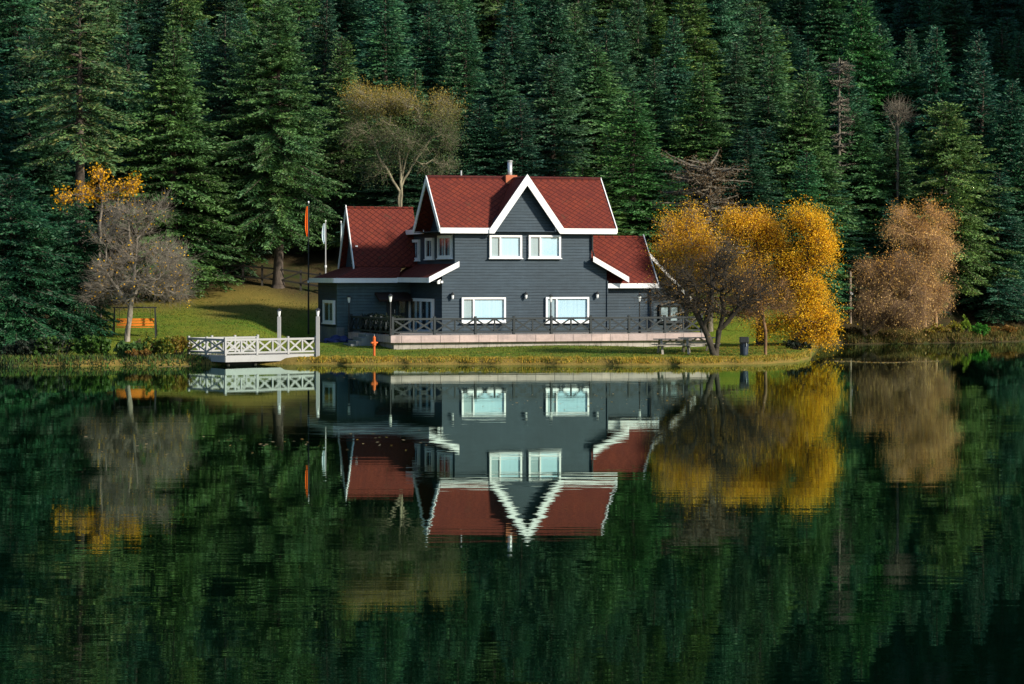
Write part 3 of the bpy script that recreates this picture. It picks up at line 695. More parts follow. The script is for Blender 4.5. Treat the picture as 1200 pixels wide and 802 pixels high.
def railing(label, p, q, posts, mat, parent_pts, hgt=.86, zb=ZT + .03, halves=2, pw=.13, name='railing', group='railings round the terrace', extra=None):
    p = Vector(p); q = Vector(q); ang = math.atan2(q.y - p.y, q.x - p.x); L = (q - p).length
    r = empty(name, (p.x, p.y, zb), ang, label, 'railing', group)
    xs = posts if hasattr(posts, '__len__') else [L*i/posts for i in range(posts + 1)]
    for x in xs: MB().box(x - pw/2, x + pw/2, -pw/2, pw/2, 0, hgt + .1).build('post', M[mat], r, bevel=.012)
    MB().box(xs[0], xs[-1], -.05, .05, hgt - .08, hgt + .02).build('top_rail', M[mat], r)
    MB().box(xs[0], xs[-1], -.04, .04, .10, .18).build('bottom_rail', M[mat], r)
    for a, b in zip(xs[:-1], xs[1:]):
        for h in range(halves):
            l = a + (b - a)*h/halves; m = a + (b - a)*(h + 1)/halves
            if h: MB().box(l - .04, l + .04, -.038, .038, .18, hgt - .06).build('baluster', M[mat], r)
            c = MB(); c.beam((l + .05, -.012, .18), (m - .05, -.012, hgt - .06), .03, .085); c.beam((l + .05, .022, hgt - .06), (m - .05, .022, .18), .03, .085); c.build('cross_brace', M[mat], r)
    return r
vf = VT + .14; pf = [U(p_, vf) - U(460, vf) for p_ in (460, 509, 557, 602, 646, 692, 737, 779, 822)]
railing('long dark cross braced railing on the front edge of the terrace', W(U(460, vf), vf), W(U(822, vf), vf), pf, 'darkwood', None)
railing('dark railing in the shade running back along the side of the terrace', W(uT0 + .12, VT + .35), W(uT0 + .12, VE + .2), 4, 'darkwood', None)

def lamp_post(x, y, z, h, label, mat='metal', square=False, group='lantern posts'):
    r = empty('lamp_post', (x, y, z), 0, label, 'lamp post', group)
    if square: MB().box(-.09, .09, -.09, .09, -.2, h - .42).build('pole', M[mat], r, bevel=.01)
    else: MB().tube([(0,0,-.02), (0,0,.3), (0,0,.35), (0,0,h-.42)], [.07, .065, .04, .035], 10).build('pole', M[mat], r)
    l = MB().tube([(0,0,h-.42), (0,0,h-.36), (0,0,h-.12)], [.04, .06, .09], 6).build('lantern', M['lamp'], r)
    MB().tube([(0,0,h-.12), (0,0,h-.09), (0,0,h)], [.15, .12, .02], 6).build('lantern_cap', M['metal'], l)
    return r
def on_terrace(px, v): u = U(px, v); return W(u, v, ZT + .03)
for px, v, top, lab in ((457.5, VT + .12, 344.5, 'black lantern post at the terrace corner before the entrance'), (409, VE - .1, 346, 'black lantern post in shade beside the teal boarded wing'),
                        (645.5, VT + .3, 345, 'black lantern post in front of the large ground floor window nearest the lean-to'), (749.5, VT + .3, 344.5, 'black lantern post before the low wing beside the downpipe')):
    p = on_terrace(px, v); zt = HC - (top - HOR)/F*p.y
    lamp_post(p.x, p.y, p.z, zt - p.z, lab)

# ------------------------------------------------------------------ boat dock
dk = at(264, 428.6, 119.6); DA = R(36); da, db = Vector((math.cos(DA), math.sin(DA), 0)), Vector((-math.sin(DA), math.cos(DA), 0))
def isect(px):     # length along the front edge of the dock at photo column px
    kk = (px-600)/F; return (kk*dk.y - dk.x)/(da.x - kk*da.y)
DL = isect(370.5); kk = (221-600)/F; DD = (kk*dk.y - dk.x)/(db.x - kk*db.y)
dock = empty('boat_dock', (dk.x, dk.y, 0), DA, 'small white wooden landing stage standing over the water', 'dock')
ZD = .46
MB().box(0, DL, -.03, .03, .16, ZD + .02).box(-.03, .03, .03, DD, .16, ZD + .02).box(0, DL, DD - .03, DD + .03, .16, ZD + .02).build('fascia', M['dockwhite'], dock)
pl = MB(); n = int(DL/.16)
for i in range(n): pl.box(i*DL/n + .006, (i+1)*DL/n - .006, .03, DD - .03, ZD - .04, ZD)
pl.build('decking', M['greywood'], dock)
for x in (.3, DL*.35, DL*.68, DL - .3):
    for y in (.25, DD - .3): MB().tube([(x, y, -1.6), (x, y, ZD - .05)], .09, 8).build('pile', M['rail'], dock)
MB().box(.5, DL - .1, .35, .55, -.02, .15).build('bearer', M['rail'], dock)
dp = lambda x, y: (dk.x + da.x*x + db.x*y, dk.y + da.y*x + db.y*y)
fr_posts = [0, isect(301), isect(337.5), DL]
for lab, p, q, ps in (('white cross braced railing along the lake side of the landing stage', (0, 0), (DL, 0), fr_posts), ('short white railing on the open end of the landing stage', (0, 0), (0, DD), [.02, DD*.5, DD - .02]),
                      ('white cross braced railing along the lawn side of the landing stage', (0, DD), (DL - 1.2, DD), 3)):
    a = dp(*p); b_ = dp(*q); railing(lab, (*a, 0), (*b_, 0), ps, 'dockwhite', None, .80, ZD + .002, 2 if len(ps if hasattr(ps, '__len__') else [0]*9) != 3 else 1, .11, 'railing', 'railings of the landing stage')
a = dp(DL + .02, -.12); lamp_post(*a, .2, HC - (361 - HOR)/F*a[1] - .2, 'tall white square lantern post at the lawn end of the landing stage', 'dockwhite', True)
xx = isect(328.5); 
def back_x(px): kk = (px-600)/F; ox, oy = dk.x + db.x*DD, dk.y + db.y*DD; return (kk*oy - ox)/(da.x - kk*da.y)
a = dp(back_x(328.5), DD - .02); a = dp(back_x(328.5), DD + .12); lamp_post(*a, .2, HC - (361.5 - HOR)/F*a[1] - .2, 'tall white square lantern post halfway along the landing stage', 'dockwhite', True)

# ------------------------------------------------------------------ lawn furniture and other small things
def picnic_table(x, y, ang, L, label):
    r = empty('picnic_table', (x, y, float(ground_z(x, y))), ang, label, 'picnic table', 'picnic tables on the lawn')
    t = MB()
    for i in range(5): t.box(-L/2, L/2, -.36 + i*.147, -.36 + i*.147 + .132, .70, .745)
    t.build('tabletop', M['greywood'], r)
    for s in (-1, 1):
        b = MB()
        for j in (0, 1): b.box(-L/2, L/2, s*.72 - .13 + j*.14, s*.72 - .13 + j*.14 + .125, .42, .46)
        b.build('bench', M['greywood'], r)
    for s in (-1, 1):
        xx = s*(L/2 - .32)
        for e in (-1, 1): MB().beam((xx, e*.72, -.03), (xx, e*.26, .70), .05, .11, (1, 0, 0)).build('leg', M['greywood'], r)
        MB().box(xx + .03, xx + .08, -.84, .84, .33, .42).build('cross_beam', M['greywood'], r)
        MB().beam((xx, 0, .40), (xx - s*.55, 0, .69), .05, .08).build('brace', M['greywood'], r)
p = at(786, 415, 133.5 - 7.2); py_ = 126.3
def ground_at(px, Y): x = (px - 600)/F*Y; return x, Y, float(ground_z(x, Y))
x, y, z = ground_at(789, 124.2); picnic_table(x, y, R(6), 1.95, 'grey weathered picnic table on the lawn in front of the terrace end')
x, y, z = ground_at(818, 125.6); picnic_table(x, y, R(10), 1.9, 'grey picnic table half hidden by the trunks of the bare tree')
# bin
x, y, z = ground_at(872, 123.5); r = empty('litter_bin', (x, y, z), 0, 'dark blue litter bin with a black lid on the lawn edge', 'bin')
MB().tube([(0,0,-.02), (0,0,.05), (0,0,.55), (0,0,.58)], [.19, .2, .23, .24], 14).build('body', M['bluebin'], r)
MB().box(-.23, .23, -.18, .18, .62, .92).box(-.2, .2, -.16, .16, .57, .64).build('lid', M['metal'], r, bevel=.03)
MB().beam((.1, -.24, .45), (.1, -.24, .62), .05, .03).build('bracket', M['steel'], r)
# orange post
x, y, z = ground_at(438.5, 122.6); r = empty('water_standpipe', (x, y, z), R(50), 'orange standpipe with a cross handle standing on the shore lawn', 'standpipe')
MB().tube([(0,0,-.1), (0,0,.5), (0,0,.52), (0,0,.72), (0,0,.74), (0,0,.92), (0,0,1.0)], [.06, .06, .1, .1, .075, .075, .03], 10).build('pipe', M['orange'], r)
MB().tube([(-.22,0,.66), (.22,0,.66)], .045, 8).build('cross_handle', M['orange'], r)
MB().tube([(0,0,1.0), (0,0,1.07)], [.05, .03], 8).build('cap', M['metal'], r)
# blue tarp
def tarp():
    x, y = W(uW - .3, VW - 1.3).xy; z = float(ground_z(x, y)); rng = random.Random(5)
    bm = bmesh.new(); bmesh.ops.create_icosphere(bm, subdivisions=4, radius=1)
    from mathutils import noise
    for v in bm.verts:
        n_ = noise.noise(v.co*2.2)*.3 + noise.noise(v.co*6)*.1; v.co = v.co*(1 + n_)
        v.co.x *= .75; v.co.y *= .5; v.co.z = max(-.05, v.co.z*.36)
    me = bpy.data.meshes.new('covered_heap'); bm.to_mesh(me); bm.free()
    o = link_mesh('covered_heap', me, M['tarp']); o.location = (x, y, z + .02)
    tag(o, 'crumpled dark blue tarpaulin heap at the foot of the house plinth', 'tarpaulin')
tarp()
def steps():
    p = W(uT0 - .45, VT + 3.6); r = empty('garden_steps', (p.x, p.y, float(ground_z(p.x, p.y))), PHI, 'dark steps leading up to the shaded side of the terrace', 'steps')
    for i in range(4): MB().box(-.95 + i*.28, .40, -.8, .8, -.1 + i*.17, .07 + i*.17).build('step', M['plinth'], r)
steps()
# flagpoles
def flagpole(px, ytop, Y, label, flag, ftop, fbot, w, base_py=None):
    x = (px - 600)/F*Y; zg = float(ground_z(x, Y)); zt = HC - (ytop - HOR)/F*Y; z0, z1 = HC - (ftop - HOR)/F*Y, HC - (fbot - HOR)/F*Y
    r = empty('flagpole', (x, Y, zg), 0, label, 'flagpole', 'flagpoles beside the house')
    MB().tube([(0,0,-.2), (0,0,zt - zg)], [.055, .03], 8).build('pole', M['steel' if flag != 'flag_red' else 'metal'], r)
    MB().tube([(0,0,zt - zg - .02), (0,0,zt-zg+.06), (0,0,zt-zg+.1)], [.03, .055, .02], 8).build('finial', M['lamp'], r)
    MB().tube([(0,0,(z1 + zg)/2 - zg + .1), (0,0,(z1 + zg)/2 - zg + .24)], .07, 8).build('pole_collar', M['lamp'], r)
    nz, nx = 22, 14; vs = []; rng = random.Random(int(px))
    for i in range(nz + 1):
        t = i/nz
        ww = w*(.25 + .75*math.sin(min(1, t*1.15 + .12)*math.pi*.62)**.9)*(1 - .5*max(0, t - .8)/.2)
        for j in range(nx + 1):
            s = j/nx; ph = s*11 + t*1.7
            vs.append((-ww*s - .02 if px < 390 else ww*s + .02 - ww*.3, .05*math.sin(ph)*(1 - .3*t), z0 - zg - (z0 - z1)*t*(1 - .05*math.sin(ph*.5)) ))
    fs = [(i*(nx+1)+j, i*(nx+1)+j+1, (i+1)*(nx+1)+j+1, (i+1)*(nx+1)+j) for i in range(nz) for j in range(nx)]
    o = MB().add(vs, fs).build('flag', M[flag], r, True)
flagpole(361.5, 238, 141, 'tall dark flagpole with a limp orange red flag', 'flag_red', 242, 276, .18)
flagpole(381.5, 260, 149, 'pale flagpole with a limp white flag nearest the orange flag', 'flag_white', 262, 285, .21)
flagpole(399.5, 261, 150, 'pale flagpole with a limp white flag close to the house gable', 'flag_white', 262, 288, .19)
# garden swing
x, y, z = ground_at(158, 130)
r = empty('garden_swing', (x, y, z), R(4), 'garden swing seat of orange slats hanging from a dark frame', 'swing')
for s in (-1, 1):
    for e in (-1, 1): MB().beam((s*1.12, e*.55, -.1), (s*1.05, 0, 1.5), .06, .06, (1, 0, 0)).build('frame_leg', M['metal'], r)
MB().beam((-1.15, 0, 1.52), (1.15, 0, 1.52), .07, .07).build('top_beam', M['metal'], r)
for s in (-.8, .8): MB().tube([(s, 0, 1.5), (s, .05, .75)], .012, 5).build('hanger', M['metal'], r)
b = MB()
for i in range(4): b.box(-.98, .98, -.28 + i*.13, -.28 + i*.13 + .11, .46, .50)
b.build('seat', M['orangewood'], r)
b = MB()
for i in range(3): b.beam((-.98, .26 + i*.04, .60 + i*.14), (.98, .26 + i*.04, .60 + i*.14), .03, .115)
b.build('backrest', M['orangewood'], r)
# rail fence at the forest edge
fa, fb = (240, 158.), (372, 152.)
def rail_fence():
    x0, y0, _ = ground_at(fa[0], 151); x1, y1, _ = ground_at(fb[0] + 26, 149)
    r = empty('rail_fence', (x0, y0, 0), 0, 'rustic wooden rail fence along the forest edge behind the lawn', 'fence')
    n_ = 7; pts = []
    for i in range(n_ + 1):
        t = i/n_; x, y = x0 + (x1 - x0)*t, y0 + (y1 - y0)*t; zg = float(ground_z(x, y)); pts.append((x - x0, y - y0, zg))
        MB().box(x - x0 - .06, x - x0 + .06, y - y0 - .06, y - y0 + .06, zg - .2, zg + 1.25).build('post', M['rail'], r)
    for a, b_ in zip(pts[:-1], pts[1:]):
        for h in (.45, 1.1): MB().beam((a[0], a[1] - .08, a[2] + h), (b_[0], b_[1] - .08, b_[2] + h), .05, .10).build('rail', M['rail'], r)
        if random.random() < .6: MB().beam((a[0], a[1] - .12, a[2] + .45), (b_[0], b_[1] - .12, b_[2] + 1.1), .05, .08).build('rail', M['rail'], r)
rail_fence()
x, y, z = ground_at(996.5, 160); zt = HC - (318 - HOR)/F*y
r = empty('utility_pole', (x, y, z), 0, 'slim pale pole with a small lamp beside the pale orange trees', 'pole')
MB().tube([(0,0,-.3), (0,0,zt - z)], [.09, .07], 8).build('pole', M['palebark'], r)
MB().box(-.02, .14, -.2, .0, (zt-z)*.55, (zt-z)*.55 + .16).build('lamp', M['lamp'], r)

# ------------------------------------------------------------------ conifers
G_UP = 'firs crowded on the upper forest slope'
PROTO = []
specs = [dict(seed=11, H=14, Rm=2.6, power=.62, dens=1.1, droop=.34), dict(seed=12, H=14, Rm=2.6, dome=1.6, dens=1.3, droop=.40, gap=.04),
         dict(seed=13, H=14, Rm=2.5, power=.74, dens=1.15, droop=.26), dict(seed=14, H=14, Rm=2.7, dome=2.0, dens=1.25, droop=.36, gap=.06, lichen=.03),
         dict(seed=15, H=14, Rm=2.8, power=.5, dens=1.1, droop=.45), dict(seed=16, H=14, Rm=2.4, dome=1.35, dens=1.25, droop=.5, gap=.08, lichen=.02),
         dict(seed=17, H=14, Rm=2.9, dome=1.8, dens=1.35, droop=.30, gap=.03), dict(seed=18, H=14, Rm=2.3, power=.55, dens=1.0, droop=.42, gap=.16, lichen=.05, bare=.1)]
for s in specs: PROTO.append(conifer_meshes(**s))
OLD = conifer_meshes(seed=31, H=19, Rm=3.6, power=.40, bare=.53, dens=.7, droop=.42, gap=.30, lichen=.16, clump=.12)
BIG = conifer_meshes(seed=32, H=18.5, Rm=4.6, power=.50, bare=.22, dens=1.0, droop=.34, gap=.06, lichen=.01, clump=.11)
BROAD = conifer_meshes(seed=33, H=14.5, Rm=4.2, power=.56, bare=.15, dens=.95, droop=.42, gap=.12, lichen=.03, clump=.11)
LOW = conifer_meshes(seed=34, H=9.2, Rm=4.6, power=.62, bare=.02, dens=.9, droop=.55, gap=.05, clump=.11)
HALF = [2.5, 2.6, 2.3, 2.7, 2.6, 2.4, 2.8, 2.3]
rngp = random.Random(21)

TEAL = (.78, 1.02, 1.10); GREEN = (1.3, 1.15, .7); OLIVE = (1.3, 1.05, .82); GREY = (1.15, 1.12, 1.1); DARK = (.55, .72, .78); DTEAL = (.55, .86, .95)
SRC = {}
def fir(px, py, Y, hw, var, tint, label, group=None, proto=None, rz=None, xw=None):
    x = (px - 600)/F*Y if xw is None else xw; zt = HC - (py - HOR)/F*Y
    pr = PROTO[var] if proto is None else proto; zg = float(ground_z(x, Y)) - .15; h = zt - zg
    half = HALF[var] if proto is None else {id(OLD): 3.6, id(BIG): 4.6, id(BROAD): 4.2, id(LOW): 4.6}[id(pr)]
    sc = (hw/half, hw/half, h/pr[2]); rz = rngp.uniform(0, 6.28) if rz is None else rz; key = id(pr)
    tint = tuple(t*rngp.uniform(.92, 1.08) for t in tint)
    if key not in SRC:
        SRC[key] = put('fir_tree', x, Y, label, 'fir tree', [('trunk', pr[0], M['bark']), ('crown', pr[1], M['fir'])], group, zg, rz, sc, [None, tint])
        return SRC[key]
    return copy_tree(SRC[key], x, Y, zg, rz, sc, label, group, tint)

named = [
 (92, -8, 137, 4.4, OLIVE, 'tall mottled old fir with a grey trunk showing above yellow bush', OLD),
 (326, -4, 150, 4.5, (1.2, 1.1, .8), 'very large dense fir with a bare brown trunk foot on the lawn', BIG),
 (1108, 118, 165, 4.4, (1.9, 1.5, .8), 'broad yellow green fir behind the bushes on the far shore', BROAD),
 (12, 205, 126, 4.8, (.34, .55, .58), 'spreading teal fir drooping over the water at the picture edge', LOW),
 (92, 238, 129, 2.9, (.45, .62, .56), 'low dark fir between the teal fir and the bare grey tree', LOW),
 (205, 28, 147, 3.1, (1.35, 1.15, .75), 'olive fir standing between the mottled old fir and the very large fir', 1),
 (262, 15, 153, 2.8, (1., 1., .9), 'dark fir whose leaning grey trunk stands at the lawn top', 3),
 (150, 10, 152, 3.0, TEAL, 'dark fir with its top just behind the mottled old fir', 4),
 (30, 40, 146, 3.2, DARK, 'dark fir filling the corner behind the mottled old fir', 1),
 (-20, 20, 140, 3.4, DTEAL, 'dark fir cut by the picture edge above the teal fir', 4),
 (400, 40, 158, 2.4, GREEN, 'fir peeping out from behind the crown of the very large fir', 0),
 (452, -12, 166, 2.6, (.9, 1., .9), 'tall narrow fir above the tan umbrella shaped tree', 2),
 (500, 2, 170, 2.5, TEAL, 'narrow dark fir just beside the tall fir above the tan tree', 2),
 (545, 10, 168, 2.3, (.95, 1.05, .95), 'pointed fir standing above the shaded end of the house roof', 0),
 (470, 150, 156.5, 2.6, DARK, 'dark fir hidden behind the stems of the tan umbrella shaped tree', 1),
 (592, 48, 163, 2.6, (.9, 1.03, 1.), 'fir with its tip directly above the steel chimney', 4),
 (648, 62, 158, 3.1, GREY, 'grey green pointed fir rising right behind the white gable peak', 0),
 (690, 50, 163, 3.0, (1.3, 1.2, .85), 'tall fir with sunlit flank behind the grey green pointed fir', 1),
 (738, 104, 153, 2.9, (1.15, 1.25, .75), 'bright green conical fir standing at the end of the main ridge', 0),
 (612, 110, 155, 2.3, DARK, 'shorter dark fir behind the roof between chimney and gable peak', 4),
 (560, 120, 156, 2.6, DARK, 'short dark fir behind the roof beside the tan tree', 1),
 (770, 66, 165, 2.3, GREY, 'slim grey green fir above the bright green conical fir', 2),
 (718, 10, 172, 2.5, TEAL, 'teal fir with rounded top above the sunlit fir behind the gable', 3),
 (818, 72, 163, 2.7, (1.45, 1.3, .8), 'yellowish fir with dead brown twigs near its top', 3),
 (800, 20, 174, 2.2, OLIVE, 'thin olive fir with bare dead patch high on the slope', 2),
 (856, 48, 171, 2.3, (.95, 1.05, .95), 'round topped dark fir above the grey dead fir', 4),
 (905, 62, 166, 2.6, (1.2, 1.15, .85), 'sunlit fir with pointed crown before the shaded slope', 0),
 (936, 82, 161, 3.0, (1.35, 1.25, .75), 'large fir with a sunlit yellowish edge above the golden tree', 1),
 (942, 176, 153, 2.2, (.85, 1.15, .95), 'small blue green pointed fir above the golden trees', 0),
 (878, 150, 157, 2.7, DARK, 'dark fir behind the top of the grey dead fir', 4),
 (1005, 128, 167, 2.9, (1.05, 1.15, .8), 'full green fir above the pale orange trees', 1),
 (1045, 150, 168.5, 2.5, (1.2, 1.2, .8), 'fir under the small leafless treetop beside the broad yellow green fir', 0),
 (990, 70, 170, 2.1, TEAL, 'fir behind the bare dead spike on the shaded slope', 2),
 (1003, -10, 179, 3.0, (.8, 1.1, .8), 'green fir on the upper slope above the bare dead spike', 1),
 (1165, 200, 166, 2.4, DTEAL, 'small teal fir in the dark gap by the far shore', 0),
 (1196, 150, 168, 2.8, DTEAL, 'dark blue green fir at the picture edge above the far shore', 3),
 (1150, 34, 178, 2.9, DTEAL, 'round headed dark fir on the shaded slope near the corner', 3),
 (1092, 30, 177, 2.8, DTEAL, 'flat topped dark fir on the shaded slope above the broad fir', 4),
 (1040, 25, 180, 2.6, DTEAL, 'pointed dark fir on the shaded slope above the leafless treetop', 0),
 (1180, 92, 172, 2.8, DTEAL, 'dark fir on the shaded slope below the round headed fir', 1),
]
for a in named:
    px, py, Y, hw, tint, lab, v = a
    if not isinstance(v, tuple): hw *= 1.22
    if isinstance(v, tuple): fir(px, py, Y, hw, 0, tint, lab, 'firs of the forest behind the house', v)
    else: fir(px, py, Y, hw, {1: 6, 3: 3, 4: 1}.get(v, v), tint, lab, 'firs of the forest behind the house')
# the crowded rest of the slope
taken = [((px-600)/F*Y, Y) for px, py, Y, *_ in named]
rngf = random.Random(5); cnt = 0
for Y0, sp in ((153.5, 5.0), (158, 4.8), (163, 4.6), (169, 4.8), (175, 4.8), (181, 4.8), (187, 5.0), (194, 5), (202, 5), (210, 5), (219, 5), (229, 5), (240, 5.4), (252, 6)):
    hwid = .212*Y0 + 7; x = -hwid + rngf.uniform(0, sp)
    while x < hwid:
        xx, yy = x + rngf.uniform(-1.2, 1.2), Y0 + rngf.uniform(-2.2, 2.2)
        x += sp
        if yy < shore(xx) + 5 or (Y0 < 156 and (-23 < xx < -9 or -7.5 < xx < -4)): continue
        lim = 2.4 if Y0 < 172 else 1.5
        if any((xx-a)**2 + (yy-b)**2 < lim**2 for a, b in taken): continue
        zg = float(ground_z(xx, yy)); h = rngf.uniform(10, 15.5) if Y0 > 168 else rngf.uniform(7, 10.5) if Y0 > 155 else rngf.uniform(4.5, 7)
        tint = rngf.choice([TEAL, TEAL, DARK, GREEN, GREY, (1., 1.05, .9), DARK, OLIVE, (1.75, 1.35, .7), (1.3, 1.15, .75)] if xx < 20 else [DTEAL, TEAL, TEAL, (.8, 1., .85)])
        py = HOR - (zg + h - HC)/yy*F
        fir(0, py, yy, rngf.choice([2.3, 2.7, 3.0, 3.4, 4.0, 4.4])*rngf.uniform(.92, 1.08), rngf.choice([0, 1, 1, 2, 3, 3, 4, 5, 5, 6, 6, 7]), tint, 'one of many blue green firs crowded on the steep forest slope', G_UP, None, None, xx)
        taken.append((xx, yy)); cnt += 1
# firs beyond both picture edges, on the near shore
for xx, yy, h in ((-30, 127, 9), (-34, 133, 12), (-29, 136, 11), (-38, 128, 10), (-36, 142, 12), (-42, 137, 12), (-31, 146, 13), (-46, 131, 11), (-40, 150, 12), (-50, 143, 12)):
    fir(0, HOR - (float(ground_z(xx, yy)) + h - HC)/yy*F, yy, rngf.uniform(2.8, 3.8), rngf.choice([1, 3, 5, 6]), DARK, 'dark fir on the near bank beyond the teal fir at the picture edge', 'firs on the bank beside the teal fir', None, None, xx)

# ------------------------------------------------------------------ leafy and bare broadleaf trees
def place_local(pxs, Y): return None
def lob_px(base, Y, L):
    """crown lobes given as photo ellipses (px, py, rx, ry, depth offset, depth radius, weight) -> local ellipsoids"""
    out = []
    for px, py, rx, ry, dy, rd, w in L:
        p = at(px, py, Y + dy); out.append((p.x - base[0], p.y - base[1], p.z - base[2], rx/F*Y, rd, ry/F*Y, w))
    return out
def loc(base, px, py, Y): p = at(px, py, Y); return (p.x - base[0], p.y - base[1], p.z - base[2])

def broadleaf(seed, px, Y, label, cat, trunks, L, ntar, bark, leafn, leafsize, colfun, group=None, twigper=3, twiglen=.45, twigr=.006, rbase=.16, name='broadleaf_tree', barkcol=(1,1,1), shell=.4, alpha=.22, leafspread=.28, py=None, tipr=.006, zbase=None, upb=.15):
    rng = np.random.default_rng(seed); x = (px-600)/F*Y; zg = float(ground_z(x, Y)) - .05 if zbase is None else zbase; base = (x, Y, zg)
    ell = lob_px(base, Y, L); tg = lobes(rng, ntar, ell, shell)
    tk = [[(0, 0, 0)] + [(lambda q: (q[0], q[1] + dy, q[2]))(loc(base, a, b, Y)) for a, b, dy in t] for t in trunks]
    N, par, rad, tips, ntr = grow(tk, tg, rng, alpha=alpha, tipr=tipr)
    tips = tips if len(tips) else np.arange(len(N)); dirs = unit(N[tips] - N[par[tips]]) + .5*unit(N[tips] - N[tips].mean(0)); tw = make_twigs(rng, N[tips], twigper, twiglen, twigr, upb, dirs) if twigper else None
    trunk = wood_mesh(N, par, rad, rng, tw, rbase); parts = [('trunk', trunk, M[bark])]
    if leafn:
        src = np.concatenate([N[tips], tw[1]]) if tw is not None else N[tips]; ci = rng.integers(0, len(src), leafn*2); cand = src[ci] + rng.normal(0, leafspread, (leafn*2, 3)); zmin, zmax = src[:, 2].min(), src[:, 2].max()
        col, keep = colfun(rng, cand, (cand[:, 2]-zmin)/(zmax-zmin), cand[:, 0], ell); col = col*rng.choice([.68, .85, 1., 1.08, 1.14], len(src))[ci][:, None]; keep = keep & (rng.random(len(src)) < .9)[ci]; cand, col = cand[keep][:leafn], col[keep][:leafn]
        parts.append(('crown', leaves_mesh(rng, cand, leafsize, col), M['leaf']))
    return put(name, x, Y, label, cat, parts, group, zg, 0, (1, 1, 1), [barkcol, None])

def colmix(rng, n, stops):
    i = rng.integers(0, len(stops), n); j = rng.integers(0, len(stops), n); t = rng.random((n, 1)); s = np.array(stops)
    return (s[i]*(1-t) + s[j]*t)*rng.uniform(.85, 1.12, (n, 1))
GOLD = [(.90, .57, .02), (.86, .48, .016), (.92, .62, .03), (.78, .42, .02)]
OCHRE = [(.58, .32, .05), (.48, .25, .05), (.64, .38, .06), (.36, .20, .06)]
PALE = [(.78, .53, .21), (.66, .46, .22), (.82, .53, .13), (.58, .42, .22)]
TAN = [(.24, .24, .06), (.17, .21, .06), (.10, .17, .045), (.36, .25, .05)]
def cf(stops, p0=1., p1=1.):
    def f(rng, P, h, xs, ell): return colmix(rng, len(P), stops), rng.random(len(P)) < p0 + (p1 - p0)*np.clip(h, 0, 1)
    return f
def cf_tan(rng, P, h, xs, ell):
    c = colmix(rng, len(P), [(.08, .14, .05), (.11, .16, .05), (.07, .11, .05)]); o = colmix(rng, len(P), [(.36, .27, .05), (.26, .25, .06), (.42, .28, .05)]); s = np.clip((h - .55)*3 + rng.normal(0, .15, len(h)), 0, 1)[:, None]
    return c*(1-s) + o*s, rng.random(len(P)) < .75 + .25*h
def cf_pale(rng, P, h, xs, ell):
    c = colmix(rng, len(P), PALE)*1.05; o = colmix(rng, len(P), [(.78, .40, .05), (.70, .36, .09)]); s = np.clip((h - .5)*2.2 + rng.normal(0, .18, len(h)), 0, 1)[:, None]
    return c*(1-s) + o*s, rng.random(len(P)) < .4 + .6*np.clip(h*1.15, 0, 1)
broadleaf(41, 803, 137, 'golden thin leaved tree behind the bare tree beside the low wing', 'tree', [[(804, 380, 0), (806, 350, .1), (800, 315, 0)]],
          [(797, 285, 38, 36, 0, 1.6, 1.2), (822, 300, 26, 36, .3, 1.3, 1), (782, 312, 24, 26, 0, 1.0, .8), (812, 335, 34, 26, 0, 1.3, .6)], 800, 'twig', 20000, .044, cf(OCHRE + GOLD + GOLD, .3, 1), 'golden trees by the shore', 4, .4, .006, .13, py=408)
broadleaf(42, 890, 134, 'large golden tree with thick dark trunk behind the litter bin', 'tree', [[(892, 385, 0), (890, 360, .1), (893, 325, 0), (890, 290, 0)], [(890, 360, 0), (910, 330, 0), (925, 300, .2)]],
          [(872, 278, 18, 20, 0, 1.2, 1), (890, 268, 14, 13, .2, .9, .9), (900, 290, 22, 20, .2, 1.2, 1.2), (880, 312, 22, 22, 0, 1.2, .7), (921, 310, 20, 17, -.2, 1.2, 1.2), (936, 338, 22, 18, -.3, 1.2, 1.2), (905, 345, 20, 22, 0, 1.1, .4), (862, 262, 8, 8, 0, .5, .5)], 1150, 'darkbark', 32000, .046, cf(GOLD + OCHRE[:2], .5, 1), 'golden trees by the shore', 3, .4, .006, .26)
broadleaf(43, 938, 133, 'brightest golden tree leaning out over the water past the lawn tip', 'tree', [[(938, 395, 0), (936, 365, .1), (945, 325, 0), (946, 280, 0)]],
          [(943, 262, 18, 17, 0, 1.1, 1.1), (958, 284, 15, 20, .2, 1.1, 1), (962, 304, 15, 18, .2, 1.1, .9), (938, 310, 12, 14, .2, 1.0, .5), (948, 350, 22, 18, -.3, 1.2, 1.3), (966, 374, 19, 19, -.2, 1.2, 1.2), (935, 375, 24, 16, -.2, 1.1, .9), (950, 392, 22, 9, -.2, .9, .7), (905, 380, 20, 10, 0, .9, .4)], 1200, 'darkbark', 34000, .046, cf(GOLD, .75, 1), 'golden trees by the shore', 4, .42, .006, .18, zbase=.1)
broadleaf(44, 897, 124.5, 'small twiggy tree with orange lit trunk on the lawn tip', 'tree', [[(897, 388, 0), (893, 365, .1), (890, 345, 0)]],
          [(888, 355, 34, 26, 0, 1.3, 1), (915, 350, 22, 22, 0, 1.0, .8), (872, 365, 24, 18, 0, 1., .6)], 380, 'palebark', 2200, .05, cf(OCHRE, .6, .8), None, 6, .42, .006, .085, barkcol=(.55, .42, .3))
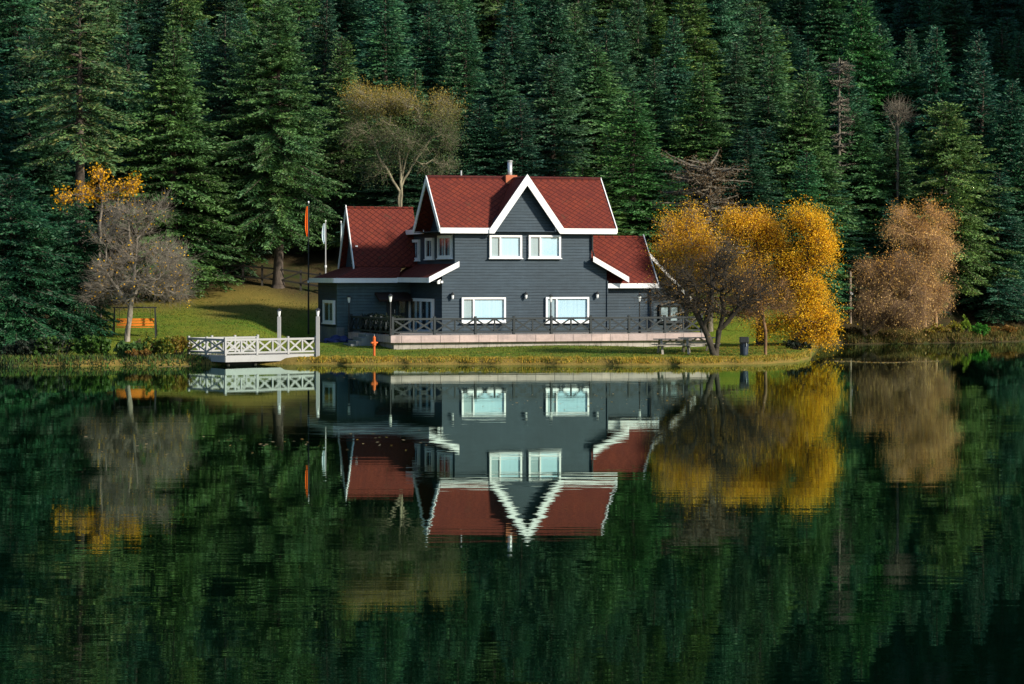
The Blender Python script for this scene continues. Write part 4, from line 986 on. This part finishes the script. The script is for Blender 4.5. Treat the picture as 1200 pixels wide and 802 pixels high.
broadleaf(45, 838, 122.8, 'bare dark tree with forked trunk and dense twigs beside picnic tables', 'tree', [[(832, 400, 0), (824, 383, 0), (812, 362, .1), (795, 345, 0)], [(841, 402, .1), (843, 388, .1), (848, 365, 0), (846, 340, 0)], [(843, 388, .1), (860, 368, 0), (872, 352, -.2)], [(824, 383, 0), (833, 355, -.2), (835, 330, 0)]],
          [(800, 335, 32, 26, 0, 1.4, 1), (845, 320, 38, 34, 0, 1.8, 1.3), (885, 335, 32, 28, 0, 1.5, 1), (772, 345, 26, 16, 0, .9, .6), (860, 355, 46, 22, 0, 1.4, .9), (820, 362, 30, 14, 0, 1, .5)], 850, 'darkbark', 900, .045, cf(OCHRE, 1, .6), None, 4, .55, .0065, .23, tipr=.0095, barkcol=(.8, .85, .8))
broadleaf(46, 149, 127.5, 'bare grey tree with fine twigs and few orange leaves by the swing', 'tree', [[(149, 388, 0), (153, 360, 0), (158, 320, 0), (160, 280, 0)], [(158, 320, 0), (152, 290, .1), (150, 255, 0)], [(153, 360, 0), (128, 325, 0), (110, 300, 0)]],
          [(160, 270, 42, 42, 0, 1.9, 1.1), (190, 315, 36, 42, 0, 1.7, 1.1), (130, 315, 34, 34, 0, 1.6, 1), (165, 338, 40, 20, 0, 1.6, .8), (120, 340, 28, 22, 0, 1.2, .6), (205, 335, 16, 18, 0, .9, .5)], 950, 'twig', 800, .055, cf(GOLD, .9, .5), None, 7, .6, .006, .17, barkcol=(1.55, 1.62, 1.6), leafspread=.12)
broadleaf(47, 118, 131.5, 'yellow leaved bush glowing in front of the grey fir trunk', 'bush', [[(116, 300, 0), (118, 250, 0), (120, 232, 0)]],
          [(80, 233, 9, 6, 0, .6, .8), (104, 229, 14, 8, 0, .8, 1), (132, 225, 22, 10, 0, .9, 1.4), (152, 219, 9, 8, 0, .6, .8), (116, 208, 6, 5, 0, .4, .6)], 170, 'twig', 1500, .075, cf([(.80, .42, .006), (.70, .36, .006), (.85, .50, .02)]), None, 2, .3, .006, .07, name='yellow_bush', leafspread=.2)
broadleaf(48, 1016, 156, 'grey brown drooping willow with dark leaning stems at the far water edge', 'tree', [[(1018, 395, 0), (1028, 370, 0), (1045, 345, .2)], [(1012, 390, 0), (1014, 360, 0), (1020, 335, 0)], [(1018, 395, 0), (1040, 372, -.2), (1062, 352, 0)]],
          [(1022, 330, 26, 26, 0, 1.5, 1), (1050, 318, 30, 26, 0, 1.6, 1.1), (1030, 355, 30, 24, 0, 1.5, .9), (1062, 362, 26, 30, 0, 1.4, .9), (1012, 365, 14, 22, 0, 1, .6)], 1600, 'twig', 9500, .046, cf_pale, 'pale orange trees on the far shore', 5, .75, .006, .22, shell=.5, leafspread=.25, upb=-1.1, barkcol=(1.5, 1.15, .8))
broadleaf(49, 1084, 159.5, 'tall pale orange tree with two rounded crowns and pale trunk', 'tree', [[(1083, 370, 0), (1083, 330, 0), (1078, 295, 0), (1072, 270, 0)], [(1083, 330, 0), (1092, 305, .1), (1096, 280, 0)]],
          [(1062, 268, 26, 24, 0, 1.5, 1), (1092, 272, 28, 26, 0, 1.6, 1.1), (1100, 295, 20, 20, 0, 1.2, .8), (1085, 320, 24, 14, 0, 1.2, .6)], 1300, 'palebark', 14000, .046, cf_pale, 'pale orange trees on the far shore', 4, .65, .006, .15, leafspread=.25, upb=-.7, barkcol=(1.2, .95, .65))
broadleaf(50, 1096, 160.5, 'lower pale orange tree standing under the tall pale one', 'tree', [[(1097, 385, 0), (1095, 360, 0), (1090, 335, 0)], [(1073, 388, .3), (1075, 350, .3), (1078, 330, 0)]],
          [(1082, 335, 26, 22, 0, 1.5, 1), (1095, 352, 18, 24, 0, 1.2, .9), (1068, 350, 22, 26, 0, 1.4, .8)], 1000, 'palebark', 7500, .046, cf_pale, 'pale orange trees on the far shore', 5, .7, .006, .13, leafspread=.25, upb=-1.0, barkcol=(1.2, .95, .65))
broadleaf(51, 468, 152, 'tan umbrella shaped tree with many thin pale stems behind house roof', 'tree', [[(470, 215, 0), (472, 190, .1), (478, 155, 0)], [(470, 215, 0), (476, 185, .2), (492, 150, 0)], [(470, 215, 0), (468, 180, 0), (466, 150, 0)], [(470, 218, 0), (485, 190, .2), (506, 160, 0)], [(468, 225, 0), (445, 185, 0), (430, 145, 0)]],
          [(428, 122, 32, 16, 0, 2.0, 1), (465, 124, 36, 16, 0, 2.2, 1.1), (505, 138, 32, 20, 0, 1.8, 1), (524, 158, 16, 16, 0, 1.4, .7), (440, 155, 34, 22, 0, 1.8, .9), (495, 172, 36, 22, 0, 1.8, .9), (445, 190, 30, 22, 0, 1.6, .6), (512, 195, 24, 16, .5, 1.4, .5)], 1700, 'palebark', 30000, .048, cf_tan, None, 3, .5, .007, .13, barkcol=(.75, .85, .75))
broadleaf(52, 1052, 166, 'small leafless treetop with upright grey twigs between two firs', 'tree', [[(1052, 190, 0), (1052, 160, 0), (1050, 138, .1), (1046, 118, .2)]] + [[(1052, 160 - 3*i, 0), (1052 + (i-2.5)*4, 140 - i % 3*3, (i % 2)*.4 - .2), (1052 + (i-2.5)*4.6, 116 + abs(i-2.5)*3, (i % 2)*.7 - .35)] for i in range(6)],
          [(1052, 136, 11, 15, 0, .7, 1)], 80, 'twig', 0, 0, None, None, 3, .7, .011, .13, barkcol=(1.05, 1.1, 1.05), tipr=.011)

def dead_fir(seed, px, Y, ytop, label, hw, foliage=.0, low=.25, nbr=58, thick=1.):
    rng = np.random.default_rng(seed); x = (px-600)/F*Y; zg = float(ground_z(x, Y)) - .1; H = HC - (ytop - HOR)/F*Y - zg
    zz = np.linspace(0, H, 18); P = np.stack([np.cumsum(rng.normal(0, .015, 18)), np.cumsum(rng.normal(0, .015, 18)), zz], 1); r = .16*(1 - zz/H) + .05
    parts = [tubes(P[:-1], P[1:], r[:-1], r[1:], 8)]; tips = []
    for i in range(nbr):
        z = H*(low + (1-low)*rng.random()**.8)*.99; a = rng.uniform(0, 6.28); L = hw*(1.05 - .45*(z/H))*rng.uniform(.45, 1.1); n = 8; t = np.linspace(0, 1, n)
        q = np.stack([math.cos(a)*L*t, math.sin(a)*L*t, z + L*(rng.normal(-.08, .14)*t + rng.uniform(-.1, .3)*t*t)], 1) + rng.normal(0, .02, (n, 3))
        rr = (.045*(1 - t) + .01)*thick; parts.append(tubes(q[:-1], q[1:], rr[:-1], rr[1:], 4))
        for j in range(2, n):
            for s in range(5):
                d = unit(np.array([[math.cos(a + rng.choice([-1, 1])*rng.uniform(.5, 1.2)), math.sin(a + rng.choice([-1, 1])*rng.uniform(.5, 1.2)), rng.normal(-.15, .35)]]))[0]
                e = q[j] + d*rng.uniform(.15, .6)*(1.2 - t[j]); parts.append(tubes(q[j][None], e[None], np.array([.014*thick]), np.array([.006*thick]), 3)); tips.append(e)
    V = []; Fs = []; b = 0
    for v, f in parts: V.append(v); Fs.append(f + b); b += len(v)
    me = np_mesh('trunk', np.concatenate(V), np.concatenate(Fs)); pp = [('trunk', me, M['twig'])]
    if foliage:
        T_ = np.array(tips); T_ = T_[rng.integers(0, len(T_), int(foliage))] + rng.normal(0, .12, (int(foliage), 3))
        pp.append(('crown', leaves_mesh(rng, T_, .06, colmix(rng, len(T_), [(.16, .10, .05), (.10, .08, .05)])), M['leaf']))
    put('dead_fir', x, Y, label, 'dead tree', pp, None, zg, 0, (1, 1, 1), [(.95, 1.0, .95), None])
dead_fir(61, 832, 142, 190, 'grey dead fir with bare horizontal branches above the golden trees', 4.4, 12000, .12, 190, 1.6)
dead_fir(62, 986, 166, 68, 'pale dead spike with short bare branches on the forest slope', 1.7, 0, .5, 70, 1.3)

# ------------------------------------------------------------------ shrubs, shore plants and grass
def shrub(seed, px, Y, label, w, h, n, size, stops, dz=0, group=None, name='shrub', d=None):
    rng = np.random.default_rng(seed); x = (px-600)/F*Y; zg = float(ground_z(x, Y)); d = d or w*.7
    ells = [(rng.uniform(-.6, .6)*w, rng.uniform(-.5, .5)*d, h*rng.uniform(.3, .6), w*rng.uniform(.3, .55), d*.5, h*rng.uniform(.3, .5), 1) for _ in range(6)]
    P = lobes(rng, n, ells, .35); P = P[P[:, 2] > -.05]
    st = P[rng.integers(0, len(P), 60)]; A = st*np.array([.35, .35, 0]); v, f = tubes(A, st, np.full(60, .014), np.full(60, .005), 3)
    return put(name, x, Y, label, 'shrub', [('stems', np_mesh('stems', v, f), M['darkbark']), ('foliage', leaves_mesh(rng, P, size, colmix(rng, len(P), stops), 'foliage'), M['leaf'])], group, zg + dz, 0, (1, 1, 1))
GRN = [(.05, .12, .02), (.07, .16, .025), (.04, .09, .02)]; YGR = [(.24, .24, .03), (.16, .20, .03), (.34, .28, .03)]; DGR = [(.012, .022, .014), (.02, .032, .02)]; RST = [(.30, .16, .04), (.24, .13, .03), (.16, .12, .03)]
shrub(71, 112, 121.2, 'dark green broad leaved shrub under the low dark fir by the water', 1.2, 1.1, 1500, .12, GRN)
shrub(72, 146, 120.9, 'fresh green broad leaved plant at the water under the swing', .9, .85, 1000, .14, [(.08, .17, .05), (.13, .24, .08), (.05, .11, .03)])
shrub(73, 186, 121.6, 'yellow green bush on the bank next to the landing stage', .95, 1.25, 2200, .08, YGR + GRN)
shrub(74, 208, 122.2, 'rust and green bush touching the corner of the landing stage', .75, 1.1, 1500, .07, YGR + RST)
shrub(75, 160, 120.4, 'rusty dry clump hanging over the water below the swing', .7, .45, 600, .08, RST)
shrub(79, 171, 121.8, 'pale leaved tangle between the rusty clump and the yellow green bush', .7, .9, 1000, .09, [(.16, .14, .06), (.07, .10, .03), (.22, .20, .10)])
shrub(76, 70, 121, 'dark undergrowth shrub below the teal fir at the water', 1.4, 1.1, 1500, .10, DGR + GRN)
shrub(77, 20, 120.4, 'dark undergrowth shrub at the very edge of the picture', 1.5, 1.0, 1400, .10, DGR)
shrub(81, 1098, 158.8, 'orange brown bush on the far shore under the pale trunks', 1.3, .8, 1500, .07, RST + YGR)
shrub(82, 1118, 159.2, 'yellow bush on the far shore beside the green bush', .7, 1.0, 1000, .07, YGR)
shrub(83, 1131, 159.6, 'bright yellow green bush on the far shore under the broad fir', .6, 1.2, 1200, .07, [(.20, .30, .03), (.14, .26, .03)])
shrub(84, 1147, 160, 'bright green bush on the far shore at the end of the bush row', 1.0, .9, 1200, .07, [(.04, .20, .02), (.06, .24, .03)])
shrub(85, 1172, 162, 'low tan reed clump on the far shore near the dark gap', 1.4, .6, 1200, .07, RST)
shrub(86, 1085, 158.4, 'low golden grass clump on the far shore below the pale trunks', 1.2, .5, 900, .07, RST + YGR)
shrub(87, 985, 156.8, 'dark low shrub in the inlet beyond the golden trees', 1.5, .7, 900, .08, DGR + RST)
shrub(88, 936, 130.5, 'dark waterside shrub under the brightest golden tree', .9, .7, 800, .07, DGR)
def hedge():
    rng = np.random.default_rng(91); L_ = VE - .6 - (VT + 1.0); n = 5200
    P = np.stack([rng.uniform(-.28, .28, n), rng.uniform(0, L_, n), rng.uniform(0, .92, n)], 1); P[:, 2] *= 1 + .09*np.sin(P[:, 1]*3) ; P += rng.normal(0, .05, P.shape)
    p = W(uT0 + .62, VT + 1.0, ZT + .02)
    put('hedge', p.x, p.y, 'dark clipped hedge behind the shaded side railing of the terrace', 'hedge', [('foliage', leaves_mesh(rng, P, .07, colmix(rng, n, DGR), 'foliage'), M['leaf'])], None, p.z, PHI)
hedge()

def blades(rng, X, Y, h, w, stops, lean=.35):
    n = len(X); Zg = ground_z(X, Y) - .01; a = rng.uniform(0, 6.28, n); base = np.stack([X, Y, Zg], 1)
    s = np.stack([np.cos(a), np.sin(a), 0*a], 1)*w[:, None]; tip = base + np.stack([rng.normal(0, lean, n)*h, rng.normal(-.1, lean, n)*h, h], 1)
    V = np.stack([base - s, base + s, tip], 1).reshape(-1, 3); return V, np.arange(3*n).reshape(-1, 3), np.repeat(colmix(rng, n, stops), 3, 0)
def grasses():
    rng = np.random.default_rng(95)
    n = 26000; X = rng.uniform(-10.5, 15.6, n); d = rng.uniform(-.12, 1.2, n); Y = shore(X) + d; kk = rng.random(n) < np.interp(X, np.arange(-11, 17, .35), rng.uniform(.15, 1.1, len(np.arange(-11, 17, .35)))); X, Y, d = X[kk], Y[kk], d[kk]; n = len(X)
    V, Fq, c = blades(rng, X, Y, rng.uniform(.05, .24, n)*np.where(d < .5, 1.0, .6)*np.interp(X, np.arange(-11, 17, .22), rng.uniform(.3, 1.15, len(np.arange(-11, 17, .22)))*rng.uniform(.6, 1.1, len(np.arange(-11, 17, .22)))), rng.uniform(.014, .03, n), [(.48, .32, .05), (.34, .23, .04), (.22, .22, .03), (.13, .16, .025), (.54, .36, .05), (.16, .20, .03)])
    o = link_mesh('shore_grass', np_mesh('shore_grass', V, Fq, c), M['grass']); tag(o, 'dry golden grass fringing the lawn at the water edge', 'grass', None, 'stuff')
    n = 60000; X = rng.uniform(-24, 15.5, n); Y = shore(X) + rng.uniform(.8, 26, n); k = (Y < 131) | (X < -10.5); X, Y = X[k], Y[k]; n = len(X)
    V, Fq, c = blades(rng, X, Y, rng.uniform(.03, .09, n), rng.uniform(.012, .03, n), [(.10, .14, .02), (.06, .11, .015), (.16, .15, .03), (.05, .09, .015)], .5)
    o = link_mesh('lawn_grass', np_mesh('lawn_grass', V, Fq, c), M['grass']); tag(o, 'short mown green grass of the shore lawn', 'grass', None, 'stuff')
    n = 16000; X = rng.uniform(18.5, 42, n); d = rng.uniform(-.2, 2.6, n); Y = shore(X) + d
    V, Fq, c = blades(rng, X, Y, rng.uniform(.1, .38, n), rng.uniform(.02, .04, n), [(.16, .12, .03), (.08, .09, .02), (.05, .08, .015), (.20, .14, .04)])
    o = link_mesh('reed_grass', np_mesh('reed_grass', V, Fq, c), M['grass']); tag(o, 'tan reed grass along the far shore', 'grass', None, 'stuff')
    n = 5000; X = rng.uniform(-27, -13, n); d = rng.uniform(-.3, 1.8, n); Y = shore(X) + d
    V, Fq, c = blades(rng, X, Y, rng.uniform(.06, .26, n), rng.uniform(.02, .045, n), GRN + DGR + [(.16, .14, .03)])
    o = link_mesh('bank_grass', np_mesh('bank_grass', V, Fq, c), M['grass']); tag(o, 'dark green undergrowth along the bank by the landing stage', 'grass', None, 'stuff')
grasses()
def fallen():
    rng = np.random.default_rng(99)
    def flat(name, X, Y, Zz, size, stops, label):
        n = len(X); P = np.stack([X, Y, Zz], 1); a = rng.uniform(0, 6.28, n); D = np.stack([np.cos(a), np.sin(a), rng.normal(0, .12, n)], 1); S = np.stack([-np.sin(a), np.cos(a), rng.normal(0, .12, n)], 1)
        V, Fq = quads_from(P, unit(D), unit(S), size*rng.uniform(.6, 1.2, n), size*rng.uniform(.4, .8, n), rng)
        o = link_mesh(name, np_mesh(name, V, Fq, np.repeat(colmix(rng, n, stops), 4, 0)), M['leaf']); tag(o, label, 'leaves', None, 'stuff')
    n = 3200; X = np.concatenate([rng.normal(12.5, 2.6, n//2), rng.uniform(-24, 15, n//2)]); Y = np.concatenate([rng.normal(130, 4, n//2), rng.uniform(121.5, 150, n//2)])
    k = (Y > shore(X) + .6) & ((Y < 128) | (X < -11) | (X > 10.5)) & (X < 15.4); X, Y = X[k], Y[k]
    flat('fallen_leaves', X, Y, ground_z(X, Y) + .05, .07, [(.55, .32, .03), (.42, .22, .04), (.30, .17, .05)], 'yellow and brown leaves fallen on the lawn')
    X = []; Y = []
    for px0, px1, py, m in ((978, 1100, 424.5, 420), (186, 224, 430.2, 160), (640, 900, 434, 160), (380, 640, 433, 120), (560, 900, 470, 60), (100, 500, 520, 50)):
        px = rng.uniform(px0, px1, m); yy = HC*F/(py + rng.normal(0, .35 if m > 150 else 6, m) + .8*np.sin(px*.05) - HOR); X.append((px - 600)/F*yy); Y.append(yy)
    X = np.concatenate(X); Y = np.concatenate(Y); k = Y < shore(X) - .3
    flat('floating_leaves', X[k], Y[k], np.full(k.sum(), .012), .06, [(.42, .34, .20), (.30, .22, .10), (.50, .30, .05)], 'thin streaks of leaves floating on the lake')
fallen()

# ------------------------------------------------------------------ light
SUN_EL, SUN_AZ = 27, 61                    # azimuth measured from straight behind the camera towards the right
sd = bpy.data.lights.new('sun', 'SUN'); sun = bpy.data.objects.new('sun', sd); COL.objects.link(sun)
sd.energy = 5.0; sd.angle = R(4); sd.color = (1, .90, .75)
ts = Vector((math.sin(R(SUN_AZ))*math.cos(R(SUN_EL)), -math.cos(R(SUN_AZ))*math.cos(R(SUN_EL)), math.sin(R(SUN_EL))))
sun.rotation_euler = ts.to_track_quat('Z', 'Y').to_euler()
w = bpy.data.worlds.new('World'); scene.world = w; w.use_nodes = True; nt = w.node_tree
sky = nt.nodes.new('ShaderNodeTexSky'); sky.sky_type = 'NISHITA'; sky.sun_disc = False
sky.sun_elevation = R(SUN_EL); sky.sun_rotation = math.atan2(ts.x, ts.y); sky.air_density = 1.6; sky.dust_density = .3; sky.ozone_density = 5
bg = nt.nodes['Background']; bg.inputs[1].default_value = .10; nt.links.new(sky.outputs[0], bg.inputs[0])

scene.view_settings.view_transform = 'Standard'; scene.view_settings.look = 'None'; scene.view_settings.gamma = 1; scene.view_settings.use_curve_mapping = False
scene.view_settings.exposure = 0.55
scene.cycles.use_denoising = True
try: scene.cycles.denoiser = 'OPENIMAGEDENOISE'
except Exception: pass
scene.cycles.max_bounces = 6; scene.cycles.diffuse_bounces = 3; scene.cycles.glossy_bounces = 3; scene.cycles.transparent_max_bounces = 8; scene.cycles.transmission_bounces = 3
scene.cycles.caustics_reflective = False; scene.cycles.caustics_refractive = False
